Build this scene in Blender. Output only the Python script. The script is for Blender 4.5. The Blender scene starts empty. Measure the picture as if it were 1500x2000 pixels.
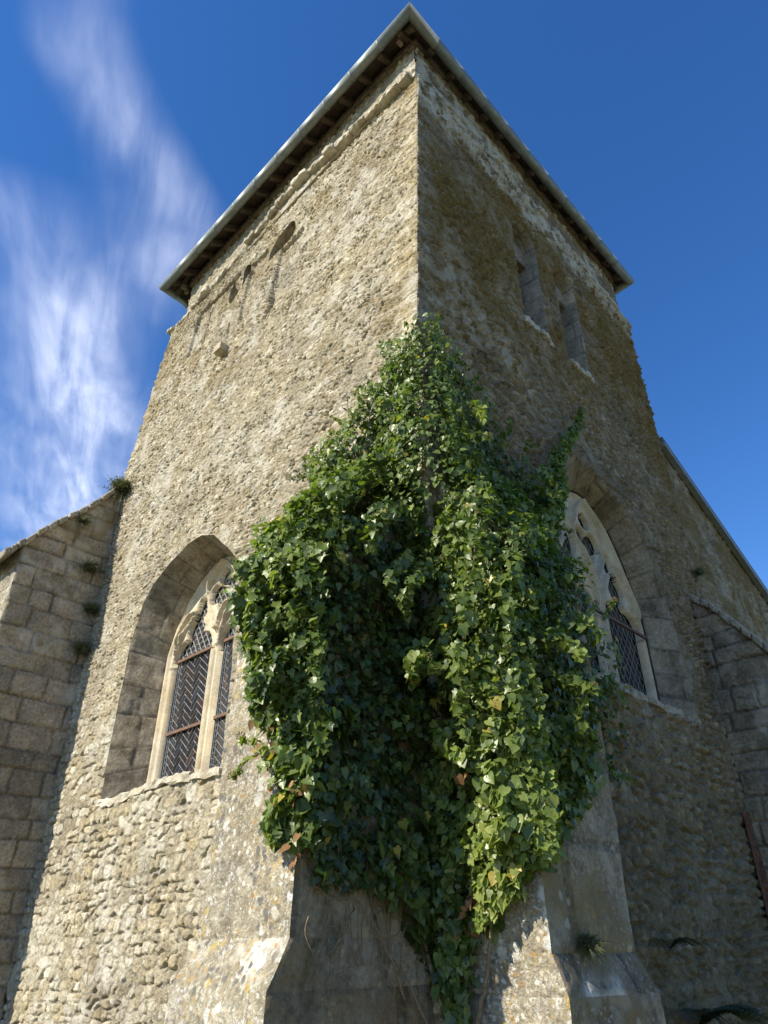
import bpy, math, random
import numpy as np
R_ = math.radians
sc = bpy.context.scene
COL = sc.collection
EYE = 1.6                                   # metres from the grass to the camera; every z below is measured from the eye

# ------------------------------------------------------------------ camera
PHI, ELEV = R_(13.5), R_(36)                  # sun: angle from the sunlit wall's normal, height
cam_d = bpy.data.cameras.new('camera'); cam = bpy.data.objects.new('camera', cam_d); COL.objects.link(cam)
sc.camera = cam
yaw, pitch, roll = R_(134.399), R_(32.384), R_(-0.292)
from mathutils import Vector, Matrix
f = Vector((math.cos(yaw)*math.cos(pitch), math.sin(yaw)*math.cos(pitch), math.sin(pitch)))
r = Vector((math.sin(yaw), -math.cos(yaw), 0)); u = r.cross(f)
r2 = r*math.cos(roll)+u*math.sin(roll); u2 = -r*math.sin(roll)+u*math.cos(roll)
cam.matrix_world = Matrix(((r2.x, u2.x, -f.x, 3.071), (r2.y, u2.y, -f.y, -3.689), (r2.z, u2.z, -f.z, EYE), (0, 0, 0, 1)))
cam_d.sensor_fit = 'VERTICAL'; cam_d.sensor_height = 36.0; cam_d.lens = 1361.87/2000*36.0
cam_d.clip_end = 20000; cam_d.clip_start = 0.05

# ------------------------------------------------------------------ world, sun, exposure
SUN = np.array([-math.sin(PHI)*math.cos(ELEV), -math.cos(PHI)*math.cos(ELEV), math.sin(ELEV)])
w = bpy.data.worlds.new('World'); sc.world = w; w.use_nodes = True
nt = w.node_tree; nt.nodes.clear()
sky = nt.nodes.new('ShaderNodeTexSky'); sky.sky_type = 'NISHITA'; sky.sun_disc = False
sky.sun_elevation = ELEV; sky.sun_rotation = math.atan2(SUN[0], SUN[1])
sky.altitude = 0; sky.air_density = 1.0; sky.dust_density = 0.1; sky.ozone_density = 2.5
bg = nt.nodes.new('ShaderNodeBackground'); bg.inputs['Strength'].default_value = 0.125
ow = nt.nodes.new('ShaderNodeOutputWorld')
hs = nt.nodes.new('ShaderNodeHueSaturation'); hs.inputs['Hue'].default_value = .510; hs.inputs['Saturation'].default_value = 1.30; hs.inputs['Value'].default_value = 1.08
nt.links.new(sky.outputs[0], hs.inputs['Color']); nt.links.new(hs.outputs[0], bg.inputs[0]); nt.links.new(bg.outputs[0], ow.inputs[0])
sl = bpy.data.lights.new('sun', 'SUN'); sl.energy = 5.0; sl.angle = R_(0.53); sl.color = (1.0, 0.925, 0.765)
so = bpy.data.objects.new('sun', sl); COL.objects.link(so); so.location = (-20, -40, 40)
so.rotation_euler = Vector(SUN).to_track_quat('Z', 'Y').to_euler()
sc.view_settings.view_transform = 'Standard'; sc.view_settings.look = 'None'
sc.view_settings.exposure = 0.62; sc.view_settings.gamma = 1.0
sc.cycles.max_bounces = 6; sc.cycles.diffuse_bounces = 4; sc.cycles.transparent_max_bounces = 8
sc.cycles.use_denoising = True

# ------------------------------------------------------------------ noise and masonry in numpy
def _h(ix, iy, iz, seed):
    n = (ix*374761393 + iy*668265263 + iz*2147483647 + seed*974634777).astype(np.int64) & 0xffffffff
    n = ((n ^ (n >> 13)) * 1274126177) & 0xffffffff
    n = ((n ^ (n >> 16)) * 668265263) & 0xffffffff
    return ((n ^ (n >> 15)) & 0xffffff)/float(0xffffff)
def vn(x, y, z, s, seed=0):                 # value noise, 0..1, feature size s
    x, y, z = [np.asarray(a, float)/s for a in (x, y, z)]
    x, y, z = np.broadcast_arrays(x, y, z)
    ix, iy, iz = [np.floor(a).astype(np.int64) for a in (x, y, z)]
    fx, fy, fz = x-ix, y-iy, z-iz
    fx, fy, fz = [t*t*(3-2*t) for t in (fx, fy, fz)]
    o = 0
    for a in (0, 1):
        for b in (0, 1):
            for c in (0, 1):
                wgt = (fx if a else 1-fx)*(fy if b else 1-fy)*(fz if c else 1-fz)
                o = o + wgt*_h(ix+a, iy+b, iz+c, seed)
    return o
def fbm(x, y, z, s, seed=0, oc=4):
    o = 0; a = .5; t = 0
    for k in range(oc):
        o = o + a*vn(x, y, z, s, seed+17*k); t += a; a *= .5; s *= .5
    return o/t
def ss(a, b, x):
    t = np.clip((x-a)/(b-a), 0, 1); return t*t*(3-2*t)
def masonry(U, V, seed, rh, sw, joint, rnd=.02, warp=.03, tilt=.06, uneven=.4, rag=.9, shr=.82):
    """U,V in metres -> height 0..1-ish, per-stone random, mortar mask (1 = joint)"""
    rng = np.random.RandomState(seed)
    u = U + warp*(fbm(U, V, 0, .35, seed+1, 3)-.5)*2
    v = V + warp*(fbm(U, V, 5, .45, seed+2, 3)-.5)*2 + warp*.5*(vn(U, V, 9, 1.7, seed)-.5)
    edge = (fbm(U, V, 3, .05, seed+3, 2)-.5)*joint*rag
    v0, v1 = v.min()-.1, v.max()+.5
    rows = [v0]
    while rows[-1] < v1: rows.append(rows[-1]+rng.uniform(*rh))
    rows = np.array(rows); ri = np.clip(np.searchsorted(rows, v)-1, 0, len(rows)-2)
    h = np.zeros_like(u); rid = np.zeros_like(u); dmin = np.zeros_like(u)
    umin, umax = u.min()-.5, u.max()+.5
    flat_ri = ri.ravel(); order = np.argsort(flat_ri, kind='stable'); srt = flat_ri[order]
    uf, vf, ef = u.ravel(), v.ravel(), edge.ravel()
    hf, idf, df = h.ravel(), rid.ravel(), dmin.ravel()
    for k in range(len(rows)-1):
        a, b = np.searchsorted(srt, k), np.searchsorted(srt, k, side='right')
        if a == b: continue
        ii = order[a:b]
        n = int((umax-umin)/sw[0])+3
        ed = umin + np.concatenate([[0], np.cumsum(rng.uniform(sw[0], sw[1], n))])
        uu = uf[ii]; ci = np.clip(np.searchsorted(ed, uu)-1, 0, n-1)
        cx = (ed[ci]+ed[ci+1])/2; hw = (ed[ci+1]-ed[ci])/2
        sh = rng.uniform(shr, 1.0, n)[ci]; dy = rng.uniform(-.08, .08, n)[ci]*(1-shr)*5
        hh = (rows[k+1]-rows[k])/2; cy = (rows[k+1]+rows[k])/2 + dy*hh
        ax = hw*sh - np.abs(uu-cx); ay = hh*sh - np.abs(vf[ii]-cy)
        q = rnd
        px, py = np.maximum(q-ax, 0), np.maximum(q-ay, 0)
        d = np.minimum(ax, ay) - (np.sqrt(px*px+py*py)-np.maximum(px, py)) + ef[ii]
        pr = rng.uniform(1-uneven, 1, n)[ci]
        tx, ty = rng.uniform(-1, 1, n)[ci], rng.uniform(-1, 1, n)[ci]
        m = ss(joint*.5, joint*.5+rnd*.8, d)
        hf[ii] = m*(pr + tilt*(tx*(uu-cx)/.05*.5 + ty*(vf[ii]-cy)/.05*.5))
        idf[ii] = rng.uniform(0, 1, n)[ci]; df[ii] = 1-m
    return hf.reshape(u.shape), idf.reshape(u.shape), df.reshape(u.shape)
def cobble(U, V, seed, sx, sy, jit=.35, joint=.014, rnd=.014, tilt=.5, uneven=.6, p=4, warp=.012, courses=.45):
    u = U+warp*2*(fbm(U, V, 0, .30, seed+1, 3)-.5); v = V+warp*2*(fbm(U, V, 5, .35, seed+2, 3)-.5)+warp*3*(vn(U, V, 9, 1.6, seed)-.5)
    u = u+.006*(vn(U, V, 2, .03, seed+4)-.5); v = v+.006*(vn(U, V, 6, .03, seed+5)-.5)
    v = v+.55*sy*(vn(0*V, V, 1, sy*2.1, seed+12)-.5)*2*courses
    gy = v/sy; iy = np.floor(gy).astype(np.int64)
    f1 = np.full(U.shape, 9.); f2 = np.full(U.shape, 9.); z0 = np.zeros(U.shape, np.int64)
    bi = np.zeros(U.shape, np.int64); bj = np.zeros(U.shape, np.int64); ox = np.zeros(U.shape); oy = np.zeros(U.shape)
    for dj in (-1, 0, 1):
        j = iy+dj; sh = _h(j, z0, z0, seed+7)*.9; wsc = .7+.8*_h(j, z0, z0+1, seed+8)
        gx = u/(sx*wsc)+sh; ix = np.floor(gx).astype(np.int64)
        for di in (-1, 0, 1):
            i = ix+di
            cx = i+.5+(_h(i, j, z0, seed)-.5)*2*jit; cy = j+.5+(_h(i, j, z0+1, seed)-.5)*2*jit*.75
            dx, dy = (gx-cx)*wsc, gy-cy; big = .85+.3*_h(i, j, z0+2, seed)
            d = (np.abs(dx)**p+np.abs(dy)**p)**(1/p)*big
            m1 = d < f1; f2 = np.where(m1, f1, np.minimum(f2, d))
            f1 = np.where(m1, d, f1); bi = np.where(m1, i, bi); bj = np.where(m1, j, bj); ox = np.where(m1, dx, ox); oy = np.where(m1, dy, oy)
    e = (f2-f1)*.5*min(sx, sy)+(fbm(U, V, 3, .04, seed+3, 2)-.5)*joint*.8
    m = ss(joint*.45, joint*.45+rnd, e)
    rid = _h(bi, bj, z0+3, seed); pr = 1-uneven*_h(bi, bj, z0+4, seed)
    tx = (_h(bi, bj, z0+5, seed)-.5)*2; ty = (_h(bi, bj, z0+6, seed)-.5)*2+.35
    return m*(pr+tilt*(tx*ox+ty*oy)), rid, 1-m
def poly_sdf(x, y, P):                      # signed distance to a polygon, negative inside; also nearest point
    P = np.asarray(P, float); n = len(P)
    best = np.full(x.shape, 1e9); nx = np.zeros(x.shape); ny = np.zeros(x.shape); ins = np.zeros(x.shape, bool)
    for i in range(n):
        a, b = P[i], P[(i+1) % n]; e = b-a; L = e@e
        if L < 1e-12: continue
        t = np.clip(((x-a[0])*e[0]+(y-a[1])*e[1])/L, 0, 1)
        qx, qy = a[0]+t*e[0], a[1]+t*e[1]; d = np.hypot(x-qx, y-qy)
        m = d < best; best = np.where(m, d, best); nx = np.where(m, qx, nx); ny = np.where(m, qy, ny)
        c = ((a[1] > y) != (b[1] > y)) & (x < (b[0]-a[0])*(y-a[1])/((b[1]-a[1]) if abs(b[1]-a[1]) > 1e-12 else 1e-12)+a[0])
        ins ^= c
    return np.where(ins, -best, best), nx, ny

# ------------------------------------------------------------------ objects
def thing(name, label, cat, loc, group=None):
    o = bpy.data.objects.new(name, None); COL.objects.link(o); o.empty_display_size = .2
    o.location = (loc[0], loc[1], loc[2]+EYE); o['label'] = label; o['category'] = cat
    if group: o['group'] = group
    return o
def wloc(o):
    v = Vector((0, 0, 0))
    while o is not None: v += o.location; o = o.parent
    return np.array(v)
def mesh_obj(name, V, F, mats, parent=None, attrs=None, smooth=True, midx=None, loc=None):
    """V in eye-relative world metres; F (n,4)/(n,3) int array or list of lists"""
    V = np.asarray(V, np.float64).reshape(-1, 3) + np.array([0, 0, EYE])
    o_loc = np.array(loc)+np.array([0, 0, EYE]) if loc is not None else np.zeros(3)
    base = wloc(parent) if parent is not None else np.zeros(3)
    V = V - (o_loc if loc is not None else base)
    me = bpy.data.meshes.new(name)
    if isinstance(F, np.ndarray):
        k = F.shape[1]; nf = len(F)
        me.vertices.add(len(V)); me.vertices.foreach_set('co', V.astype(np.float32).ravel())
        me.loops.add(nf*k); me.loops.foreach_set('vertex_index', F.astype(np.int32).ravel())
        me.polygons.add(nf); me.polygons.foreach_set('loop_start', np.arange(0, nf*k, k, dtype=np.int32))
        me.update(calc_edges=True)
    else:
        me.from_pydata([tuple(v) for v in V], [], [tuple(q) for q in F]); me.update()
    if smooth: me.polygons.foreach_set('use_smooth', np.ones(len(me.polygons), bool))
    for m in (mats if isinstance(mats, (list, tuple)) else [mats]): me.materials.append(m)
    if midx is not None: me.polygons.foreach_set('material_index', np.asarray(midx, np.int32))
    for k, a in (attrs or {}).items():
        at = me.attributes.new(k, 'FLOAT', 'POINT'); at.data.foreach_set('value', np.asarray(a, np.float32).ravel())
    me.validate()
    o = bpy.data.objects.new(name, me); COL.objects.link(o)
    if parent is not None: o.parent = parent
    elif loc is not None: o.location = tuple(o_loc)
    return o
class MB:
    def __init__(s): s.v = []; s.f = []; s.a = []; s.cur = .5
    def add(s, V, F):
        b = len(s.v); s.v += [tuple(map(float, p)) for p in V]; s.f += [tuple(i+b for i in q) for q in F]; s.a += [s.cur]*len(V)
    def obj(s, name, mat, parent=None, smooth=False, **k):
        at = {'tone': s.a}; 
        return mesh_obj(name, s.v, s.f, mat, parent, at, smooth, **k)
    def prism(s, P, d):                     # polygon P (3D points) extruded by vector d
        n = len(P); P = [np.array(p, float) for p in P]; d = np.array(d, float)
        s.add(P+[p+d for p in P], [tuple(range(n))[::-1], tuple(range(n, 2*n))]+[(i, (i+1) % n, n+(i+1) % n, n+i) for i in range(n)])
    def box(s, a, b):
        a, b = np.minimum(a, b), np.maximum(a, b)
        s.prism([(a[0], a[1], a[2]), (b[0], a[1], a[2]), (b[0], b[1], a[2]), (a[0], b[1], a[2])], (0, 0, b[2]-a[2]))
    def bar(s, p, q, w_, h_, up=(0, 0, 1)):
        p, q = np.array(p, float), np.array(q, float); d = q-p; L = np.linalg.norm(d); d /= L
        a = np.cross(d, up); a /= np.linalg.norm(a); b = np.cross(a, d)
        c = [p-a*w_/2-b*h_/2, p+a*w_/2-b*h_/2, p+a*w_/2+b*h_/2, p-a*w_/2+b*h_/2]
        s.prism(c, d*L)
    def tube(s, pts, r, n=8, cap=True):
        pts = [np.array(p, float) for p in pts]; m = len(pts); rs = r if hasattr(r, '__len__') else [r]*m
        ring = []; up = np.array([0.13, .31, .94])
        for i, p in enumerate(pts):
            t = pts[min(i+1, m-1)]-pts[max(i-1, 0)]; t /= np.linalg.norm(t)+1e-9
            a = np.cross(t, up); a /= np.linalg.norm(a)+1e-9; b = np.cross(t, a)
            ring += [p+rs[i]*(a*math.cos(2*math.pi*k/n)+b*math.sin(2*math.pi*k/n)) for k in range(n)]
        F = [(i*n+k, i*n+(k+1) % n, (i+1)*n+(k+1) % n, (i+1)*n+k) for i in range(m-1) for k in range(n)]
        if cap: F += [tuple(range(n))[::-1], tuple(range((m-1)*n, m*n))]
        s.add(ring, F)

# ------------------------------------------------------------------ materials
def new_mat(name, rough=.9, spec=.3):
    m = bpy.data.materials.new(name); m.use_nodes = True; n = m.node_tree.nodes
    b = n['Principled BSDF']; b.inputs['Roughness'].default_value = rough; b.inputs['Specular IOR Level'].default_value = spec
    return m, m.node_tree, b
class G:                                    # tiny node helper
    def __init__(s, nt): s.nt = nt
    def n(s, t, **k):
        x = s.nt.nodes.new(t)
        for a, b in k.items(): setattr(x, a, b)
        return x
    def L(s, a, b): s.nt.links.new(a, b)
    def attr(s, name): return s.n('ShaderNodeAttribute', attribute_name=name).outputs['Fac']
    def noise(s, scale, detail=4, rough=.55, vec=None, dist=0):
        x = s.n('ShaderNodeTexNoise'); x.inputs['Scale'].default_value = scale; x.inputs['Detail'].default_value = detail
        x.inputs['Roughness'].default_value = rough; x.inputs['Distortion'].default_value = dist
        if vec is not None: s.L(vec, x.inputs['Vector'])
        return x.outputs['Fac']
    def ramp(s, fac, stops):
        x = s.n('ShaderNodeValToRGB'); e = x.color_ramp.elements
        while len(e) < len(stops): e.new(.5)
        for i, (p, c) in enumerate(stops):
            e[i].position = p; e[i].color = (c[0], c[1], c[2], 1) if hasattr(c, '__len__') else (c, c, c, 1)
        s.L(fac, x.inputs['Fac']); return x.outputs['Color']
    def math(s, op, a, b=None, clamp=False):
        x = s.n('ShaderNodeMath', operation=op, use_clamp=clamp)
        for i, q in enumerate((a, b)):
            if q is None: continue
            if isinstance(q, (int, float)): x.inputs[i].default_value = q
            else: s.L(q, x.inputs[i])
        return x.outputs[0]
    def mix(s, fac, a, b, blend='MIX'):
        x = s.n('ShaderNodeMix', data_type='RGBA', blend_type=blend)
        for i, q in ((0, fac), (6, a), (7, b)):
            if isinstance(q, (int, float)): x.inputs[i].default_value = q
            elif isinstance(q, tuple): x.inputs[i].default_value = (*q, 1)
            else: s.L(q, x.inputs[i])
        return x.outputs[2]
    def thr(s, fac, a, b):                  # smooth threshold
        x = s.n('ShaderNodeMapRange', interpolation_type='SMOOTHSTEP')
        x.inputs['From Min'].default_value = a; x.inputs['From Max'].default_value = b
        s.L(fac, x.inputs['Value']); return x.outputs[0]
def stone_mat(name, stones, mortar, grain=.35, bump=.5, lichen=1.0, dark=.35, lsc=1.0, crust=0, yellow=(.42, .33, .12), moss_c=(.195, .135, .04)):
    m, nt, b = new_mat(name, .93, .15); g = G(nt)
    tc = g.n('ShaderNodeTexCoord'); ob = tc.outputs['Object']
    k = len(stones)-1
    c = g.ramp(g.attr('tone'), [(i/k, s_) for i, s_ in enumerate(stones)])
    c = g.mix(g.attr('mort'), c, mortar)
    n1 = g.noise(28, 6, .62, ob); n2 = g.noise(5, 5, .6, ob); n3 = g.noise(1.1, 5, .6, ob)
    n4 = g.noise(90, 3, .6, ob)
    c = g.mix(1.0, c, g.ramp(n1, [(.28, 1-grain), (.72, 1+grain*.7)]), 'MULTIPLY')
    c = g.mix(1.0, c, g.ramp(n4, [(.3, .78), (.7, 1.18)]), 'MULTIPLY')
    c = g.mix(1.0, c, g.ramp(n2, [(.3, 1-dark*.7), (.7, 1.12)]), 'MULTIPLY')
    c = g.mix(1.0, c, g.ramp(n3, [(.3, (1-dark*.6, 1-dark*.6, 1-dark*.5)), (.7, (1.08, 1.06, 1.0))]), 'MULTIPLY')
    # moss / ochre crust
    ms = g.math('MULTIPLY', g.attr('moss'), g.thr(n1, .30, .60)); ms = g.math('MULTIPLY', ms, 1.0, True)
    c = g.mix(ms, c, moss_c)
    # pale crust
    wh = g.math('MULTIPLY', g.attr('white'), g.thr(n2, .36, .60)); c = g.mix(wh, c, (.60, .57, .49))
    dm = g.math('MULTIPLY', g.attr('damp_shade'), g.thr(n2, .25, .60), True); c = g.mix(dm, c, (.085, .080, .040))  # dark olive: algae, with deeper shade put into the colour
    if crust > 0:
        f1_ = g.noise(46, 5, .68, ob); f2_ = g.noise(15, 5, .65, ob); f3_ = g.noise(3.2, 4, .6, ob)
        wc = g.math('MULTIPLY', g.math('MULTIPLY', g.thr(f1_, .50, .60), g.thr(f2_, .42, .55)), crust*.8, True); c = g.mix(wc, c, (.62, .60, .53))
        dk = g.math('MULTIPLY', g.math('MULTIPLY', g.thr(g.noise(33, 5, .65, ob), .52, .62), g.thr(f3_, .40, .56)), crust*.75, True); c = g.mix(dk, c, (.19, .165, .12))
        oc = g.math('MULTIPLY', g.math('MULTIPLY', g.thr(g.noise(22, 5, .65, ob), .54, .62), g.thr(g.noise(2.6, 3, .5, ob), .48, .58)), crust*.75, True); c = g.mix(oc, c, (.42, .29, .09))
    # lichen rosettes: orange-yellow, white, grey
    if lichen > 0:
        la = g.attr('lich')
        for sc_, col, lo, hi, cover in ((17, yellow, .16, .22, .50), (30, (.40, .20, .04), .13, .18, .60), (12, (.60, .59, .54), .17, .21, .60), (36, (.62, .60, .54), .18, .24, .52), (24, (.16, .15, .13), .20, .28, .5)):
            sc_ = sc_*lsc
            vo = g.n('ShaderNodeTexVoronoi'); vo.inputs['Scale'].default_value = sc_
            wv = g.n('ShaderNodeVectorMath', operation='ADD'); nn = g.n('ShaderNodeTexNoise'); nn.inputs['Scale'].default_value = sc_*1.4; nn.inputs['Detail'].default_value = 3
            sv = g.n('ShaderNodeVectorMath', operation='SCALE'); sv.inputs['Scale'].default_value = .9/sc_
            g.L(ob, nn.inputs['Vector']); g.L(nn.outputs['Color'], sv.inputs[0]); g.L(ob, wv.inputs[0]); g.L(sv.outputs[0], wv.inputs[1])
            g.L(wv.outputs[0], vo.inputs['Vector'])
            dd = g.math('MULTIPLY', vo.outputs['Distance'], 1.0)
            bw = g.n('ShaderNodeSeparateColor'); g.L(vo.outputs['Color'], bw.inputs[0])
            keep = g.thr(bw.outputs[0], cover+.12, cover+.16)
            patch = g.thr(g.noise(1.7+sc_*.03, 3, .5, wv.outputs[0]), .44, .58)
            inv = g.math('SUBTRACT', 1.0, g.thr(dd, lo*1.4, hi*1.9))
            fac = g.math('MULTIPLY', g.math('MULTIPLY', inv, keep), g.math('MULTIPLY', la, patch))
            fac = g.math('MULTIPLY', fac, .85*lichen, True)
            c = g.mix(fac, c, col)
    g.L(c, b.inputs['Base Color'])
    bh = g.math('ADD', g.math('MULTIPLY', n1, .7), g.math('MULTIPLY', g.noise(60, 4, .7, ob), .5))
    bp = g.n('ShaderNodeBump'); bp.inputs['Strength'].default_value = bump; bp.inputs['Distance'].default_value = .035
    g.L(bh, bp.inputs['Height']); g.L(bp.outputs[0], b.inputs['Normal'])
    return m
M = {}
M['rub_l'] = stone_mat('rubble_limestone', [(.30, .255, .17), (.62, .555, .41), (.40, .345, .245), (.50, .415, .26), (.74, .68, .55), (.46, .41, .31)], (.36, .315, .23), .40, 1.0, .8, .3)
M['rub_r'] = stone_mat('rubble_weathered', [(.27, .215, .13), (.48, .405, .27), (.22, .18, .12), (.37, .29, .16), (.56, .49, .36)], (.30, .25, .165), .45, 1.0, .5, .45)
M['ash'] = stone_mat('ashlar_weathered', [(.32, .275, .205), (.44, .38, .29), (.27, .235, .18), (.50, .42, .31), (.36, .32, .25)], (.19, .16, .12), .45, .5, .5, .45)
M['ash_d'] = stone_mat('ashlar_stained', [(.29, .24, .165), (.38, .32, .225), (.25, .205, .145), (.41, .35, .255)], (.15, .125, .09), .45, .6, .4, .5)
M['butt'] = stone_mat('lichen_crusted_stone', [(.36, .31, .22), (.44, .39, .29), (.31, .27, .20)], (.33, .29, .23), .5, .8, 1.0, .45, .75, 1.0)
M['carved'] = stone_mat('carved_limestone', [(.50, .42, .29), (.58, .51, .38), (.47, .36, .22)], (.5, .44, .32), .15, .2, .0, .3)
M['stringc'] = stone_mat('string_course_stone', [(.62, .58, .48), (.48, .42, .31), (.70, .66, .57)], (.4, .36, .28), .3, .6, .6, .3, 1.0, .5)
def simple(name, col, rough=.8, metal=0, nz=.25, sc_=12, bump=.2, spec=.4):
    m, nt, b = new_mat(name, rough, spec); g = G(nt); ob = g.n('ShaderNodeTexCoord').outputs['Object']
    n1 = g.noise(sc_, 5, .6, ob)
    c = g.mix(1.0, col, g.ramp(n1, [(.3, 1-nz), (.7, 1+nz)]), 'MULTIPLY'); g.L(c, b.inputs['Base Color'])
    b.inputs['Metallic'].default_value = metal
    bp = g.n('ShaderNodeBump'); bp.inputs['Strength'].default_value = bump; bp.inputs['Distance'].default_value = .01
    g.L(n1, bp.inputs['Height']); g.L(bp.outputs[0], b.inputs['Normal']); return m
M['zinc'] = simple('weathered_zinc', (.22, .24, .225), .55, .3, .2, 9, .05)
M['wood'] = simple('old_dark_timber', (.085, .06, .04), .9, 0, .4, 14, .4)
M['plate'] = simple('old_grey_timber', (.17, .13, .09), .9, 0, .4, 14, .4)
M['tile'] = simple('roof_slate', (.12, .12, .13), .7, 0, .3, 10, .3)
M['iron'] = simple('blackened_iron', (.03, .026, .023), .6, .4, .3, 20, .2)
M['rust'] = simple('rusty_iron', (.15, .09, .065), .8, .2, .4, 25, .3)
M['lead'] = simple('lead_came', (.50, .50, .48), .45, .2, .15, 30, .1)
M['lead_d'] = simple('dull_lead_came', (.22, .23, .22), .6, .2, .15, 30, .1)
M['stem'] = simple('ivy_bark', (.20, .15, .09), .9, 0, .4, 40, .5)
M['grassm'] = simple('mown_grass', (.14, .13, .06), .95, 0, .4, 3, .5)
M['brick'] = stone_mat('old_red_brick', [(.20, .075, .045), (.27, .10, .06), (.15, .06, .045)], (.16, .12, .09), .4, .8, 0, .4)
def glass_mat():
    m, nt, b = new_mat('leaded_glass', .10, .9); g = G(nt)
    c = g.ramp(g.attr('tone'), [(0, (.012, .012, .016)), (.55, (.02, .02, .028)), (.75, (.030, .020, .018)), (.88, (.022, .028, .045)), (1, (.06, .03, .022))])
    g.L(c, b.inputs['Base Color'])
    bp = g.n('ShaderNodeBump'); bp.inputs['Strength'].default_value = .12; bp.inputs['Distance'].default_value = .02
    g.L(g.noise(14, 2, .5, g.n('ShaderNodeTexCoord').outputs['Object']), bp.inputs['Height']); g.L(bp.outputs[0], b.inputs['Normal'])
    return m
M['glass'] = glass_mat()
def leaf_mat(name, stops, rough=.38, trans=.35):
    m, nt, b = new_mat(name, rough, .5); g = G(nt)
    c = g.ramp(g.attr('tone'), stops)
    ob = g.n('ShaderNodeTexCoord').outputs['Object']
    c = g.mix(1.0, c, g.ramp(g.noise(35, 3, .6, ob), [(.3, .75), (.7, 1.25)]), 'MULTIPLY')
    geo = g.n('ShaderNodeNewGeometry')
    c2 = g.mix(geo.outputs['Backfacing'], c, g.mix(.5, c, (.11, .14, .07)))
    vein = g.attr('vein'); c3 = g.mix(g.math('MULTIPLY', vein, .35), c2, (.16, .21, .10))
    g.L(c3, b.inputs['Base Color'])
    tr = g.n('ShaderNodeBsdfTranslucent'); g.L(g.mix(1.0, c, (1.5, 1.7, .6), 'MULTIPLY'), tr.inputs['Color'])
    mx = g.n('ShaderNodeMixShader'); mx.inputs[0].default_value = trans
    out = nt.nodes['Material Output']; g.L(b.outputs[0], mx.inputs[1]); g.L(tr.outputs[0], mx.inputs[2]); g.L(mx.outputs[0], out.inputs[0])
    return m
M['leaf'] = leaf_mat('ivy_leaf', [(0, (.030, .050, .012)), (.3, (.062, .100, .018)), (.6, (.125, .175, .030)), (.85, (.22, .27, .055)), (.97, (.26, .29, .070)), (1, (.42, .32, .05))])
M['dryleaf'] = leaf_mat('dry_leaf', [(0, (.10, .05, .02)), (.5, (.22, .11, .04)), (1, (.34, .19, .08))], .8, .2)
M['tuft'] = leaf_mat('weed_leaf', [(0, (.05, .06, .025)), (.6, (.09, .10, .04)), (1, (.16, .14, .07))], .7, .2)
M['bud'] = simple('ivy_flower_head', (.15, .12, .04), .9, 0, .4, 60, .3)

# ------------------------------------------------------------------ displaced masonry panels
def wjit(P):                                # slow world-space unevenness shared by neighbouring faces
    x, y, z = P[..., 0], P[..., 1], P[..., 2]
    return np.stack([(fbm(x, y, z, .33, 71+9*k, 3)-.5)*.020 for k in range(3)], -1)
def panel(name, mapf, us, vs, hf, mat, parent, fade=(1, 1, 1, 1), fw=.025, holes=(), attrs_fn=None, jit=1.0, flip=False, clip=None):
    """mapf(U,V)->(...,3) points and outward normals; hf(U,V)->height m, tone, mort"""
    U, V = np.meshgrid(us, vs)
    snap = np.zeros(U.shape, bool); sd_all = np.full(U.shape, 9.0)
    cell = max(us[1]-us[0], vs[1]-vs[0])
    for H in holes:
        sd, qx, qy = poly_sdf(U, V, H)
        m = np.abs(sd) < cell*.75; snap |= m
        U = np.where(m, qx, U); V = np.where(m, qy, V); sd = np.where(m, 0, sd); sd_all = np.minimum(sd_all, sd)
    h, tone, mort = hf(U, V)
    fd = np.ones(U.shape)
    for flag, d in zip(fade, (U-us[0], us[-1]-U, V-vs[0], vs[-1]-V)):
        if flag: fd = fd*ss(0, fw, d)
    if holes: fd = fd*ss(0, .03, sd_all)
    P, N = mapf(U, V)
    P = P + N*(h*fd)[..., None] + wjit(P)*jit
    at = {'tone': tone, 'mort': mort}
    for k in ('moss', 'white', 'lich'): at[k] = np.zeros(U.shape)
    if attrs_fn: at.update(attrs_fn(U, V, P))
    ny, nx = U.shape; I = np.arange(nx*ny).reshape(ny, nx)
    F = np.stack([I[:-1, :-1], I[:-1, 1:], I[1:, 1:], I[1:, :-1]], -1).reshape(-1, 4)
    if holes:
        ins = (sd_all < -1e-6)
        bad = ins.ravel()[F].any(1)
        allz = (sd_all.ravel()[F] <= 1e-6).all(1)
        if allz.any():
            c0 = U.ravel()[F].mean(1); c1 = V.ravel()[F].mean(1)
            cin = np.zeros(len(F), bool)
            for H in holes: cin |= poly_sdf(c0, c1, H)[0] < 0
            bad |= allz & cin
        F = F[~bad]
    if clip is not None:
        k = clip(U, V).ravel(); F = F[k[F].all(1)]
    if flip: F = F[:, ::-1]
    used = np.zeros(nx*ny, bool); used[F.ravel()] = True; idx = np.cumsum(used)-1
    return mesh_obj(name, P.reshape(-1, 3)[used], idx[F], mat, parent, {k: np.broadcast_to(a, U.shape).ravel()[used] for k, a in at.items()})
def quad_map(P00, P10, P01, P11=None):
    P00, P10, P01 = [np.array(p, float) for p in (P00, P10, P01)]
    P11 = np.array(P11, float) if P11 is not None else P10+P01-P00
    n = np.cross(P10-P00, P01-P00); n /= np.linalg.norm(n)
    Lu = max(np.linalg.norm(P10-P00), np.linalg.norm(P11-P01)); Lv = max(np.linalg.norm(P01-P00), np.linalg.norm(P11-P10))
    def mp(U, V):
        a = (U/Lu)[..., None]; b = (V/Lv)[..., None]
        return P00*(1-a)*(1-b)+P10*a*(1-b)+P01*(1-a)*b+P11*a*b, n
    return mp, Lu, Lv
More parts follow.
